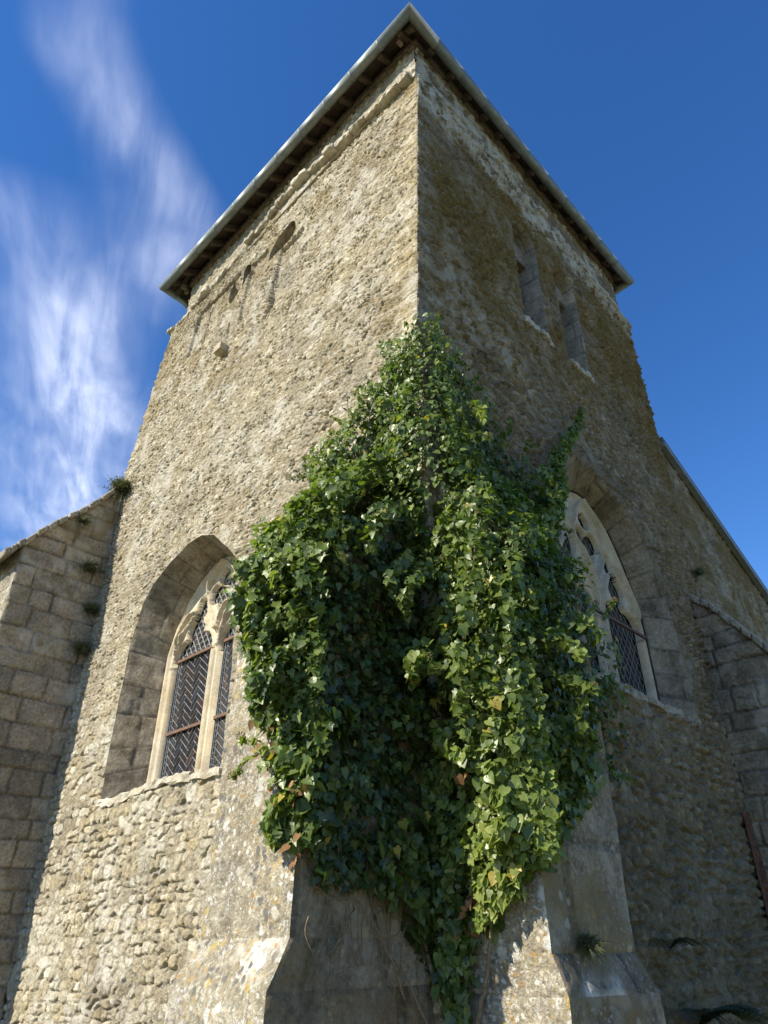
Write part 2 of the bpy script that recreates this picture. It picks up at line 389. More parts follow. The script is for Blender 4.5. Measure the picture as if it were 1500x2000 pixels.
def qpanel(name, P00, P10, P01, P11, mat, parent, style='ash', seed=1, res=.02, amp=1.0, lich=.4, moss=0, white=0, fade=(1, 1, 1, 1), jit=1.0, mode=None):
    mp, Lu, Lv = quad_map(P00, P10, P01, P11)
    us = np.linspace(0, Lu, max(3, int(Lu/res)+1)); vs = np.linspace(0, Lv, max(3, int(Lv/res)+1))
    hf = STY[style](seed, amp)
    def af(U, V, P):
        x, y, z = P[..., 0], P[..., 1], P[..., 2]
        d = {'lich': lich*np.ones(U.shape), 'moss': moss*ss(.45, .62, fbm(x, y, z, .5, seed+40)), 'white': white*ss(.5, .62, fbm(x, y, z, .6, seed+60))}
        if mode: d.update(mode(x, y, z, d))
        return d
    return panel(name, mp, us, vs, hf, mat, parent, fade=fade, attrs_fn=af, jit=jit)
def sty_ash(seed, amp, rh=(.20, .34), sw=(.28, .70), j=.013):
    def f_(U, V):
        h, t, m = masonry(U, V, seed, rh, sw, j, .010, .022, .03, .8, .9, .965)
        rough = (fbm(U, V, 1, .12, seed+5, 4)-.5)
        pits = -ss(.68, .8, fbm(U, V, 8, .06, seed+6, 3))*.012
        return (h*.022+rough*.032+pits)*amp, t, m*(.45+.55*ss(.4, .6, fbm(U, V, 12, .3, seed+9, 2)))
    return f_
def sty_rub(seed, amp, rh=(.08, .17), sw=(.09, .26), j=.026, H=.045):
    def f_(U, V):
        h, t, m = cobble(U, V, seed, .14, .08, .4, .014, .014, .6, .7, 3)
        bur = ss(.40, .60, fbm(U, V, 4, .5, seed+8, 3))
        k = 1-.75*bur
        rough = (fbm(U, V, 1, .10, seed+5, 4)-.5)
        return (h*H*k+rough*.026)*amp, t, np.clip(m+bur*.35, 0, 1)
    return f_
def sty_smooth(seed, amp):
    def f_(U, V):
        h, t, m = masonry(U, V, seed, (.45, .7), (.5, .9), .008, .012, .012, .0, .3)
        rough = fbm(U, V, 1, .25, seed+5, 5)-.5
        pits = -ss(.66, .78, fbm(U, V, 8, .05, seed+6, 3))*.010
        return (h*.008+rough*.030+pits)*amp, .5*t+.25, m*.7
    return f_
STY = {'ash': sty_ash, 'rub': sty_rub, 'smooth': sty_smooth}

# ------------------------------------------------------------------ ground
gv = []; n_ = 40
for i in range(n_+1):
    for j in range(n_+1):
        sx = ((i/n_)*2-1); sy = ((j/n_)*2-1)
        x = math.copysign(abs(sx)**3*3000, sx); y = math.copysign(abs(sy)**3*3000, sy)
        gv.append((x, y, -1.6))
gr = mesh_obj('ground', gv, [(i*(n_+1)+j, (i+1)*(n_+1)+j, (i+1)*(n_+1)+j+1, i*(n_+1)+j+1) for i in range(n_) for j in range(n_)], M['grassm']); gr['kind'] = 'structure'

# ------------------------------------------------------------------ tower
tower = thing('church_tower', 'square weathered rubble stone church tower with buttresses, seen from below', 'tower', (-3, 3, -1.6))
ZB = -1.6
def cc(z): return np.interp(z, [2, 5.3, 9.9], [0, -.035, .065])
def WL(z): return np.interp(z, [-2, 6.5, 9.6, 12], [6.75, 6.5, 5.9, 5.9])
WR = 5.84
SL = ([-5.95, -5.1, -4.4, -3.7, -3.0, -2.3, -1.6, -.65, 0], [9.57, 9.64, 9.70, 9.92, 10.08, 10.22, 10.10, 10.0, 10.03])
SR = ([0, .4, 2.4, 4.2, 5.9], [10.03, 10.20, 10.28, 10.05, 9.76])
def ztL(x): return np.interp(x, *SL)
def ztR(y): return np.interp(y, *SR)
# openings (x,z) on the sunlit wall
W1o = [(-5.0, 1.42), (-5.03, 2.4), (-5.01, 3.3), (-4.88, 3.80), (-4.66, 4.04), (-4.37, 4.20), (-3.94, 4.33), (-3.64, 4.33), (-3.33, 4.20), (-2.96, 3.86), (-2.78, 3.66), (-2.68, 3.2), (-2.66, 2.4), (-2.66, 1.42)]
W1i = [(-4.82, 1.62), (-4.83, 2.4), (-4.83, 3.2), (-4.70, 3.55), (-4.50, 3.86), (-4.28, 4.06), (-3.98, 4.22), (-3.70, 4.24), (-3.42, 4.08), (-3.10, 3.78), (-2.88, 3.45), (-2.80, 3.1), (-2.79, 2.4), (-2.79, 1.62)]
N1 = [(-3.01, 8.88), (-3.00, 9.06), (-2.92, 9.18), (-2.78, 9.30), (-2.62, 9.36), (-2.50, 9.36), (-2.42, 9.26), (-2.40, 9.10), (-2.45, 8.95)]
N2 = [(-3.67, 8.86), (-3.69, 9.20), (-3.62, 9.34), (-3.50, 9.24), (-3.48, 9.08)]
N3 = [(-4.03, 8.83), (-4.02, 9.02), (-3.92, 9.18), (-3.86, 8.98)]
def in_rect(U, V, a, b, c, d, e=.02): return ss(a-e, a+e, U)*(1-ss(b-e, b+e, U))*ss(c-e, c+e, V)*(1-ss(d-e, d+e, V))
def hL(X, Z):
    h1, t1, m1 = cobble(X, Z, 11, .125, .095, .42, .011, .007, .30, .8, 6, .02, .65)       # big squared stones low down
    h2, t2, m2 = cobble(X, Z+X*.04, 12, .095, .044, .46, .005, .006, .60, .95, 4, .02)
    k = ss(1.6, 3.4, Z+.5*(vn(X, Z, 0, 1.5, 5)-.5))
    bur = ss(.40, .62, fbm(X, Z, 4, .45, 8, 4)); b2 = 1-.6*bur
    kk = (k > .5).astype(float); h = ((1-k)*h1*.026+k*h2*.025)*b2; t = (1-kk)*t1+kk*t2; m = (1-k)*m1+k*m2*.8
    rough = (fbm(X, Z, 1, .09, 6, 5)-.5)*.024 + (fbm(X, Z*1.5, 7, .030, 9, 2)-.5)*.016
    deep = -m*ss(.50, .62, fbm(X, Z*2, 2, .13, 15, 3))*.030
    # smoother blocked-up openings with their straight joints
    inf = in_rect(X, Z, -3.05, -2.45, 7.6, 8.9)+in_rect(X, Z, -3.95, -3.45, 8.0, 9.3)*.8+in_rect(X, Z, -5.6, -4.25, 8.3, 9.5)*.8
    inf = np.clip(inf, 0, 1)
    for xa, za, zb in ((-4.22, 7.7, 8.95), (-5.2, 8.2, 9.3), (-3.07, 7.5, 8.3)):
        deep = deep-.10*np.exp(-((X-xa-.02*np.sin(Z*9))/.022)**2)*ss(za, za+.05, Z)*(1-ss(zb-.05, zb, Z))
    h = h*(1-.75*inf); rough = rough*(1-.5*inf)-.060*inf; m = np.clip(m+.4*inf+bur*.2, 0, 1)
    # dressed quoins by the corner
    row = np.floor(Z/.30); qn = np.where(row % 2 == 0, .34, .22); q = 1-ss(qn-.03, qn+.01, -X)
    fz = (Z/.30-row); jq = np.minimum(fz, 1-fz)*.30
    h = h*(1-.8*q)+q*.014*ss(.004, .014, jq)
    t = t*(1-.6*q)+.6*q*(.35+.5*_h(row.astype(np.int64), row.astype(np.int64)*0, row.astype(np.int64)*0, 3)); m = np.maximum(m*(1-q), .8*q*(1-ss(.006, .014, jq)))
    return h+rough+deep, t, m
def aL(U, V, P):
    x, z = P[..., 0], P[..., 2]
    lo = 1-ss(1.2, 2.4, z)
    return {'lich': .25+.25*lo+.5*ss(.55, .7, fbm(x, z, 0, .8, 33)), 'moss': .45*ss(.56, .70, fbm(x, z, 3, 1.0, 31))*ss(3, 6, z)+.9*ss(-.5, -.1, x)*ss(9.5, 9.8, z),
            'white': .55*ss(.50, .62, fbm(x, z, 0, .45, 34))}
def mapL(U, V):
    # U = x metres (0..-W scaled), V = z metres
    s = -U/6.75; z = V; wz = WL(z); c = cc(z)
    top = ztL(-s*wz); zz = np.where(V > 9.0, 9.0+(V-9.0)*(top-9.0)/1.3, V)
    return np.stack([-s*wz+c*(1-s), c*(1-s), zz], -1), np.array([0, -1., 0])
def to_u(poly):
    return [(x/float(WL(z))*6.75 if x < 0 else x, z if z < 9 else 9+(z-9)*1.3/(float(ztL(x))-9)) for x, z in poly]
us = np.linspace(-6.75, 0, 700); vs = np.linspace(ZB, 10.3, 1240)
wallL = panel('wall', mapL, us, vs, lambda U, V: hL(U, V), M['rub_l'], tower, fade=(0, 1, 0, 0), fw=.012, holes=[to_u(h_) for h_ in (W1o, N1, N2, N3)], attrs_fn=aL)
wallL['label'] = 'sunlit rubble wall with a pointed window and blocked belfry openings'

W2o = [(1.78, 2.22), (1.76, 3.0), (1.80, 3.7), (1.92, 4.25), (2.10, 4.60), (2.42, 4.90), (2.80, 5.06), (3.20, 5.08), (3.55, 4.98), (3.9, 4.80), (4.27, 4.42), (4.50, 3.86), (4.60, 3.3), (4.62, 2.9), (4.60, 2.22)]
W2i = [(2.36, 2.36), (2.36, 3.0), (2.40, 3.5), (2.48, 4.00), (2.62, 4.42), (2.88, 4.74), (3.16, 4.90), (3.40, 4.93), (3.66, 4.86), (3.90, 4.68), (4.16, 4.28), (4.34, 3.86), (4.41, 3.45), (4.42, 3.0), (4.41, 2.36)]
def lancet(y0, y1, z0, z1):
    c = (y0+y1)/2; hw = (y1-y0)/2
    return [(y0, z0), (y0, (z0+z1)/2), (y0, z1-.42), (y0+.03, z1-.16), (c-.14, z1-.03), (c, z1), (c+.14, z1-.03), (y1-.03, z1-.16), (y1, z1-.42), (y1, (z0+z1)/2), (y1, z0)]
B1 = lancet(2.03, 2.64, 6.88, 9.10); B2 = lancet(3.10, 3.72, 6.88, 9.10)
def hR(Y, Z):
    h1, t1, m1 = cobble(Y, Z, 21, .17, .10, .40, .018, .018, .5, .7, 4)
    h2, t2, m2 = cobble(Y, Z, 22, .14, .055, .45, .007, .010, 1.2, .9, 3, .02)
    k = ss(2.0, 3.6, Z+.5*(vn(Y, Z, 0, 1.5, 5)-.5))
    bur = ss(.36, .58, fbm(Y, Z, 4, .8, 28, 3)); b2 = 1-.6*bur
    kk = (k > .5).astype(float); h = ((1-k)*h1*.060+k*h2*.046)*b2; t = (1-kk)*t1+kk*t2; m = (1-k)*m1+k*m2*.8
    rough = (fbm(Y, Z, 1, .12, 26, 5)-.5)*.045
    deep = -ss(.70, .80, fbm(Y, Z*1.6, 2, .10, 25, 3))*.045-m*ss(.50, .62, fbm(Y, Z*2, 2, .14, 27, 3))*.04
    row = np.floor(Z/.30); qn = np.where(row % 2 == 0, .26, .38); q = 1-ss(qn-.03, qn+.01, Y)
    fz = (Z/.30-row); jq = np.minimum(fz, 1-fz)*.30
    h = h*(1-q)+q*.010*ss(.004, .014, jq); rough = rough*(1-.5*q)
    # smooth plastered margin round the big window
    sd = poly_sdf(Y, Z, W2o)[0]; mg = (1-ss(.16, .24, sd))*ss(2.2, 2.5, Z)
    h = h*(1-.8*mg); rough = rough*(1-.5*mg)+.012*mg
    t = t*(1-mg)+.6*mg; m = np.clip(m*(1-q)+bur*.3, 0, 1)
    return h+rough+deep, t, m
def aR(U, V, P):
    y, z = P[..., 1], P[..., 2]
    n = fbm(y, z, 0, 1.3, 51); n2 = fbm(y, z, 7, .6, 52)
    region = ss(5.4, 6.8, z+.9*(n2-.5)*2-.35*(y-1.5))*ss(.1, .5, y)+.55*ss(4.5, 5.5, y)*ss(4, 6, z)
    moss = 1.15*np.clip(region*1.2, 0, 1)*ss(.24, .40, n)*(1-.9*ss(9.3, 9.8, z+.8*(n2-.5)))
    pale = np.exp(-((y-1.1)/1.0)**2)*ss(4.8, 5.6, z)*(1-ss(6.6, 7.6, z))
    base = .8*ss(.5, .62, n2)*(1-ss(3, 4.5, z))
    return {'damp_shade': np.clip(.5*(1-ss(.2, 2.6, z+.9*(n2-.5))), 0, 1), 'moss': np.clip(moss, 0, 1), 'white': np.clip(1.2*ss(9.25, 9.65, z+.6*(n2-.5))+.45*pale*ss(.40, .60, n2)+.2*ss(.52, .66, n2), 0, 1), 'lich': .3*np.ones(y.shape)}  # foot of the wall coloured darker, for algae and to deepen its shade
def mapR(U, V):
    s = U/WR; c = cc(V); top = ztR(U); zz = np.where(V > 9.0, 9.0+(V-9.0)*(top-9.0)/1.3, V)
    return np.stack([c*(1-s), U+c*(1-s), zz], -1), np.array([1., 0, 0])
us = np.linspace(0, WR, 500); vs = np.linspace(ZB, 10.3, 900)
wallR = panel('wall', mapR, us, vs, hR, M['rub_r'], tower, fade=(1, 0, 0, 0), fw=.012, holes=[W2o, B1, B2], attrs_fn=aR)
wallR['label'] = 'shaded mossy rubble wall with two narrow belfry openings above a large window'
# far sides of the tower
qpanel('wall', (-6.75, 6.6, ZB), (-6.75, 0, ZB), (-5.9, 5.84, 9.6), (-5.9, 0, 9.6), M['rub_l'], tower, 'rub', 31, .05, fade=(0, 0, 0, 0), jit=0)['label'] = 'far left side wall'
qpanel('wall', (0, 5.84, ZB), (-6.75, 5.84, ZB), (0, 5.84, 9.9), (-5.9, 5.84, 9.6), M['rub_r'], tower, 'rub', 32, .05, fade=(0, 0, 0, 0), jit=0)['label'] = 'far back wall'

# reveals of the openings
def reveal(name, outer, inner, depth, axis, mat, seed, k=10, joint=.34, zlean=0, amp=1, parent=tower, lab=None, skip_bottom=False):
    """loft from the wall-plane outline to the inner outline; axis 'L' = wall y=0, 'R' = wall x=0"""
    def dens(P, n):
        P = np.array(P+[P[0]], float); d = np.r_[0, np.cumsum(np.hypot(*np.diff(P, axis=0).T))]
        key = np.linspace(0, d[-1], n)
        return P, d, key
    m = 0; A = []; Bn = []
    n_seg = len(outer)
    for i in range(n_seg):
        if skip_bottom and i == n_seg-1: continue
        a0, a1 = np.array(outer[i]), np.array(outer[(i+1) % n_seg]); b0, b1 = np.array(inner[i]), np.array(inner[(i+1) % n_seg])
        ns = max(2, int(np.linalg.norm(a1-a0)/.022))
        for t in np.arange(ns)/ns: A.append(a0*(1-t)+a1*t); Bn.append(b0*(1-t)+b1*t)
        if (skip_bottom and i == n_seg-2) or (not skip_bottom and i == n_seg-1): A.append(a1); Bn.append(b1)
    A, Bn = np.array(A), np.array(Bn); s = np.r_[0, np.cumsum(np.hypot(*np.diff(A, axis=0).T))]
    ts = np.linspace(0, 1, max(k, int(depth/.022)+1)); S, T = np.meshgrid(s, ts, indexing='ij')
    X2 = A[:, None, :]*(1-T[..., None])+Bn[:, None, :]*T[..., None]
    cen = A.mean(0); nr = X2-cen; nr = nr/np.linalg.norm(nr, axis=-1, keepdims=True)
    h, tn, mo = masonry(T*depth*1.2, S, seed, (joint*.8, joint*1.3), (depth*.9, depth*2.0), .011, .010, .010, .02, .5, .8, .97)
    hh = (h*.010+(fbm(T*depth, S, 0, .1, seed, 4)-.5)*.022)*amp*ss(0, .08, T)*(1-ss(.94, 1, T))
    X2 = X2-nr*hh[..., None]; dp = T*depth
    P = np.stack([X2[..., 0], dp, X2[..., 1]], -1) if axis == 'L' else np.stack([-dp, X2[..., 0], X2[..., 1]], -1)
    if axis == 'L': sh = cc(P[..., 2])*(1+P[..., 0]/WL(P[..., 2]))
    else: sh = cc(P[..., 2])*(1-P[..., 1]/WR)
    P = P+np.stack([sh, sh, 0*sh], -1)
    P = P+wjit(P)*(1-T[..., None])
    a, b_ = S.shape; I = np.arange(a*b_).reshape(a, b_)
    F = np.stack([I[:-1, :-1], I[1:, :-1], I[1:, 1:], I[:-1, 1:]], -1).reshape(-1, 4)
    if axis == 'L': F = F[:, ::-1]
    z0 = np.zeros(S.size)
    o = mesh_obj(name, P.reshape(-1, 3), F, mat, parent, {'tone': tn.ravel(), 'mort': mo.ravel(), 'moss': z0, 'white': z0+.15, 'lich': z0+.25})
    if lab: o['label'] = lab
    return o
def shifted(P, d): c = np.mean(np.array(P), 0); return [tuple(np.array(p)*(1-d)+c*d) for p in P]
def back_plane(name, P, depth, axis, mat, tone=.5, lab=None, seed=5):
    Pn = np.array(P); x0, z0 = Pn.min(0)-.10; x1, z1 = Pn.max(0)+.10; depth = depth-(.03 if axis == 'R' else 0)
    if axis == 'L': q = ((x0, depth, z0), (x1, depth, z0), (x0, depth, z1), (x1, depth, z1))
    else: q = ((-depth, x0, z0), (-depth, x1, z0), (-depth, x0, z1), (-depth, x1, z1))
    o = qpanel(name, *q, mat, tower, 'rub', seed, .025, .8, jit=0)
    if lab: o['label'] = lab
    return o
reveal('reveal', W1o, W1i, .45, 'L', M['ash_d'], 61, lab='dressed stone reveal of the sunlit window')
reveal('reveal', W2o, W2i, .35, 'R', M['ash_d'], 62, lab='dressed stone reveal of the shaded window')
for i, (h_, lb) in enumerate(((N1, 'arched dark belfry gap high in the sunlit wall'), (N2, 'small dark gap left of the arched one'), (N3, 'slit gap nearest the left end'))):
    reveal('reveal', h_, shifted(h_, .05), .45, 'L', M['ash_d'], 70+i)
    back_plane('belfry_gap', h_, .44, 'L', M['wood'], lab=lb)
for i, h_ in enumerate((B1, B2)):
    reveal('reveal', h_, shifted(h_, .04), .38, 'R', M['ash'], 80+i)
    back_plane('belfry_opening', h_, .38, 'R', M['ash_d'], seed=90+i, lab=('nearer' if i == 0 else 'farther')+' narrow belfry opening, blocked at the back')
    y0, y1 = h_[0][0], h_[-1][0]
    qpanel('belfry_lintel', (-.17, y0, 8.60), (-.17, y1, 8.60), (-.17, y0, 9.12), (-.17, y1, 9.12), M['ash'], tower, 'smooth', 95+i, .03, jit=0, fade=(0, 0, 0, 0))
    mb = MB(); mb.box((-.36, y0, 8.56), (-.168, y1, 8.602)); mb.obj('belfry_lintel', M['ash_d'], tower)
# string course: separate rough blocks under the belfry
def block_run(name, pts_fn, s0, s1, axis, seed, mat, lw=(.22, .5), hgt=(.09, .16), out=(.05, .14), gap=.12, lab=None):
    rg = random.Random(seed); mb_v = []; mb_f = []; tone = []; s = s0
    while s < s1:
        L = rg.uniform(*lw); e = min(s+L, s1); H = rg.uniform(*hgt); O = rg.uniform(*out); tn = rg.random(); sl_ = rg.uniform(-.02, .02)
        if rg.random() < gap: O = .015
        za, zb_ = float(pts_fn(s)), float(pts_fn(e)); n = 5
        base = len(mb_v)
        g1 = np.linspace(0, 1, 7); ring = [(-.06, 0), (O*.8, 0.0), (O, .25), (O*.97, .8), (O*.6, 1.0), (-.06, 1.02)]
        for k in g1:
            ss_ = s+(e-s)*k; zc = za+(zb_-za)*k+sl_*(k-.5); sh = 1-.12*(abs(k*2-1)**6)
            for (o_, v_) in ring:
                oo = o_*sh if o_ > 0 else o_
                oo += rg.uniform(-.014, .014); zz = zc-H*.6+H*v_*sh+rg.uniform(-.014, .014)
                mb_v.append((ss_, -oo, zz) if axis == 'L' else (oo, ss_, zz)); tone.append(tn)
        m_ = len(ring)
        for i in range(len(g1)-1):
            for j in range(m_-1):
                q = (base+i*m_+j, base+(i+1)*m_+j, base+(i+1)*m_+j+1, base+i*m_+j+1); mb_f.append(q)
        mb_f.append(tuple(base+j for j in range(m_))); mb_f.append(tuple(base+6*m_+j for j in range(m_))[::-1])
        s = e+rg.uniform(.004, .02)
    z0 = np.zeros(len(mb_v))
    o = mesh_obj(name, mb_v, mb_f, mat, tower, {'tone': tone, 'mort': z0, 'moss': z0+.25, 'white': z0+.5, 'lich': z0+.6}, smooth=False)
    if lab: o['label'] = lab
block_run('string_course', ztL, -6.0, .0, 'L', 4, M['stringc'], lw=(.14, .40), hgt=(.06, .11), out=(.03, .10), gap=.35, lab='broken pale string course on the sunlit side')
block_run('string_course', ztR, .03, 5.95, 'R', 7, M['stringc'], out=(.03, .09), gap=.3, lab='worn string course on the shaded side')
block_run('sill', lambda s: 1.45+.03*math.sin(s*3), -5.08, -2.62, 'L', 9, M['stringc'], lw=(.3, .5), hgt=(.07, .1), out=(.02, .05), gap=0, lab='cracked stone sill of the sunlit window')
block_run('sill', lambda s: 2.24, 1.7, 4.66, 'R', 10, M['ash_d'], lw=(.4, .7), hgt=(.07, .1), out=(.0, .03), gap=0, lab='stone sill of the shaded window')
for k_, (ya, yb) in enumerate(((2.02, 2.66), (3.10, 3.72))):
    block_run('sill', lambda s: 6.90+.03*math.sin(s*9), ya, yb, 'R', 14+k_, M['stringc'], lw=(.12, .22), hgt=(.08, .15), out=(.02, .07), gap=0, lab='chipped pale sill under the '+('nearer' if k_ == 0 else 'farther')+' belfry opening')
mb = MB(); mb.box((-3.92, -.14, 7.50), (-3.74, .03, 7.62)); mb.obj('corbel', M['stringc'], tower)

# inset wall head, wall plate
UI = .14
def upz(s, far): return 11.20+(far-11.20)*s
def upper(P0, P1, z0a, z0b, z1a, z1b, seed, mat, lab, white):
    o = qpanel('belfry_wall', (*P0, z0a), (*P1, z0b), (*P0, z1a), (*P1, z1b), mat, tower, 'rub', seed, .02, .9, lich=.3, white=white, fade=(0, 0, 0, 0), jit=.6); o['label'] = lab
upper((-5.74, UI), (-UI+.12, UI), 9.50, 9.95, 10.98, 11.38, 41, M['rub_l'], 'inset wall head under the eaves, sunlit side', .4)
upper((-UI+.12, UI), (-UI+.12, 5.66), 9.95, 9.70, 11.38, 10.98, 42, M['rub_r'], 'inset wall head under the eaves, shaded side', .8)
upper((-UI+.12, 5.66), (-5.74, 5.66), 9.70, 9.40, 10.98, 10.98, 43, M['rub_r'], 'inset wall head, back', .2)
upper((-5.74, 5.66), (-5.74, UI), 9.40, 9.50, 10.98, 10.98, 44, M['rub_l'], 'inset wall head, left', .2)
lg = MB()   # ledge on which the wall head stands
lg.add([(-5.92, .0, 9.56), (0, 0, 10.0), (0, 5.84, 9.74), (-5.92, 5.84, 9.5), (-5.5, .4, 9.6), (-.4, .4, 10.05), (-.4, 5.4, 9.8), (-5.5, 5.4, 9.55)],
       [(0, 1, 5, 4), (1, 2, 6, 5), (2, 3, 7, 6), (3, 0, 4, 7)])
lg.obj('ledge', M['stringc'], tower)

# ------------------------------------------------------------------ roof, rafters, gutters
GC = {'n': (.19, -.19, 11.08), 'l': (-6.12, -.20, 10.74), 'r': (.20, 5.84, 10.72), 'b': (-6.12, 5.84, 10.45)}
c_ = [np.array(GC[k]) for k in ('l', 'n', 'r', 'b')]       # front-left, near, right, back
cen = np.array([-2.96, 2.82, 0.])
apex = np.array([-2.96, 2.82, 13.2])
roof = MB()
edge = []
for p in c_:
    d = cen[:2]-p[:2]; edge.append(np.array([p[0]+np.sign(p[0]-cen[0])*.02, p[1]+np.sign(p[1]-cen[1])*.02, p[2]+.05]))
for i in range(4):
    a, b_ = edge[i], edge[(i+1) % 4]; n = 24
    for k in range(14):                                   # courses of slates with a small step
        t0, t1 = k/14, (k+1)/14+.004
        A0, B0, A1, B1_ = [p*(1-t)+apex*t for p, t in ((a, t0), (b_, t0), (a, t1), (b_, t1))]
        up = np.array([0, 0, .018]); roof.add([A0+up, B0+up, B1_, A1, A0, B0], [(0, 1, 2, 3), (4, 5, 1, 0)])
roof_o = roof.obj('roof', M['tile'], tower)
sof = MB()
for i in range(4):
    a, b_ = edge[i], edge[(i+1) % 4]
    def inn(p): 
        q = p+(apex-p)*.19; return q-np.array([0, 0, .02])
    sof.add([a-(0, 0, .02), b_-(0, 0, .02), inn(b_), inn(a)], [(0, 1, 2, 3)])
sof.obj('soffit', M['wood'], roof_o)
pl = MB()                                                  # timber wall plate
pl.bar((-5.76, .11, 10.78), (.0, .11, 11.15), .05, .13); pl.bar((.01, .1, 11.15), (.01, 5.66, 10.78), .05, .13)
pl.obj('wall_plate', M['plate'], roof_o)
for i in range(4):
    a, b_ = edge[i], edge[(i+1) % 4]; n = 15
    perp = np.array([(1, 0, 0), (0, 1, 0), (-1, 0, 0), (0, -1, 0)][i], float)
    inward = np.array([(0, 1, 0), (-1, 0, 0), (0, -1, 0), (1, 0, 0)][i], float)
    L = np.linalg.norm((b_-a)[:2])
    for k in range(n):
        t = (k+.5+random.Random(i*31+k).uniform(-.13, .13))/n; p = a*(1-t)+b_*t+np.array([0, 0, random.Random(i*7+k).uniform(-.015, .01)])
        rise = (apex[2]-p[2])/3.1
        st = p+inward*.05-np.array([0, 0, .085]); en = p+inward*.62+np.array([0, 0, rise*.57-.085])
        rb = MB(); rb.bar(st, en, .075, .10); ro = rb.obj('rafter', M['wood'], roof_o)
        # pale squared rafter foot
        rf = MB(); rf.bar(p+inward*.30-np.array([0, 0, .10]), p+inward*.36-np.array([0, 0, .10]), .09, .09); rf.obj('rafter_foot', M['plate'], roof_o)
for i in range(4):
    a, b_ = c_[i], c_[(i+1) % 4]; d = (b_-a); L = np.linalg.norm(d); d = d/L
    out = -np.array([(0, 1, 0), (-1, 0, 0), (0, -1, 0), (1, 0, 0)][i], float); upv = np.cross(out, d); upv = upv if upv[2] > 0 else -upv
    rad = .066; v = []; F = []; n = 12; m = 0
    st = a+out*.03-d*.03; en = b_+out*.03+d*.03
    secs = [0]
    nj = 11 if i in (0, 1) else 6
    for k in range(1, nj):
        t = k/nj; secs += [t-.0016, t-.0015, t+.0015, t+.0016]
    secs += [1]
    for q, t in enumerate(secs):
        rr = rad*(1.09 if (q > 0 and q < len(secs)-1 and (q-1) % 4 in (1, 2)) else 1.0); p = st+(en-st)*t
        mi = -1 if q == 0 else (1 if q == len(secs)-1 else 0)
        for k in range(n+1):
            th = math.pi+math.pi*k/n; xx = rr*math.cos(th)
            v.append(p+(out+d*mi)*xx+upv*rr*math.sin(th)*1.0)
        v.append(p+(out+d*mi)*(rad+.012)+upv*.022)
    m_ = n+2
    for q in range(len(secs)-1):
        for k in range(m_-1): F.append((q*m_+k, q*m_+k+1, (q+1)*m_+k+1, (q+1)*m_+k))
    o = mesh_obj('gutter', v, F, M['zinc'], tower, {'tone': [.5]*len(v)}, smooth=True)
    md = o.modifiers.new('thick', 'SOLIDIFY'); md.thickness = .006
dp = MB(); dp.tube([(-6.10, .05, 10.66), (-6.08, .22, 10.58), (-5.98, .40, 10.36), (-5.93, .46, 10.1), (-5.93, .50, 9.7)], .045, 10); dp.obj('downpipe', M['zinc'], tower, smooth=True)

# ------------------------------------------------------------------ buttresses
def stack_buttress(name, front, mat_lit, mat_side, lab, sty='smooth', lich=1.0, lichs=.4, amp=1.0, seed=0):
    """front: list of (z, ax0, ax1, proj) from bottom to top; axis 'L' projects along -y"""
    first = None
    axis, prof = front
    def pt(a, p, z): return (a, -p, z) if axis == 'L' else (p, a, z)
    root = None
    base_in = -.25
    for k in range(len(prof)-1):
        z0, a0, b0, p0, i0 = prof[k]; z1, a1, b1, p1, i1 = prof[k+1]
        s = seed+k*5
        slope = abs(p1-p0) > .06
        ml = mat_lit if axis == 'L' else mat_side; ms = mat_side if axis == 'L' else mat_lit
        lf, lsd = (lich, lichs)
        # front face
        q = [pt(a0, p0, z0), pt(b0, p0, z0), pt(a1, p1, z1), pt(b1, p1, z1)]
        o = qpanel(name if root is None else 'stage_face', *q, ml, tower if root is None else root, sty, s, .016, amp, lich=lf, white=.6 if slope else .2, moss=.2 if axis == 'L' else .7, fade=(1, 1, 1, 1)) if root is None else None
        if root is None:
            root = o; root['label'] = lab
        else:
            qpanel('stage_face', *q, ml, root, sty, s, .016, amp, lich=lf, white=.9 if slope else .2, moss=.2 if axis == 'L' else .7)
        # sides
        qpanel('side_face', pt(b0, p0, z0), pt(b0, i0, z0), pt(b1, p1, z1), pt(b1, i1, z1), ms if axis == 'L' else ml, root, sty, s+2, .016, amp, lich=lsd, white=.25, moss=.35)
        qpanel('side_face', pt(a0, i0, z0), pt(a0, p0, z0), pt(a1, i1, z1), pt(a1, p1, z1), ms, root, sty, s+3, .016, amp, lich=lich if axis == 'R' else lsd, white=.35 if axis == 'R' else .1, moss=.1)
    return root
# nearer-left buttress against the sunlit wall
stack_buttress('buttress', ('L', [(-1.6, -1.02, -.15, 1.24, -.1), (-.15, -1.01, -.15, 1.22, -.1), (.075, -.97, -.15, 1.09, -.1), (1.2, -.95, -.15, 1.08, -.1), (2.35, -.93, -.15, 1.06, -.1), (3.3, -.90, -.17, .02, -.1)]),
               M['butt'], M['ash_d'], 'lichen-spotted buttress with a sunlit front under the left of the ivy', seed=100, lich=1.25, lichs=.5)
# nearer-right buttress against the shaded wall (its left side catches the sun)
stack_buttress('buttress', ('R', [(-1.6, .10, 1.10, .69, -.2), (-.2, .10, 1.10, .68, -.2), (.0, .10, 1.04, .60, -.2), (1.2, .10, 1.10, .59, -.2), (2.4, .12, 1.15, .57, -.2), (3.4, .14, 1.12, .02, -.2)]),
               M['butt'], M['ash_d'], 'buttress with a sunlit left side under the right of the ivy', seed=140, lich=1.1, lichs=.6)
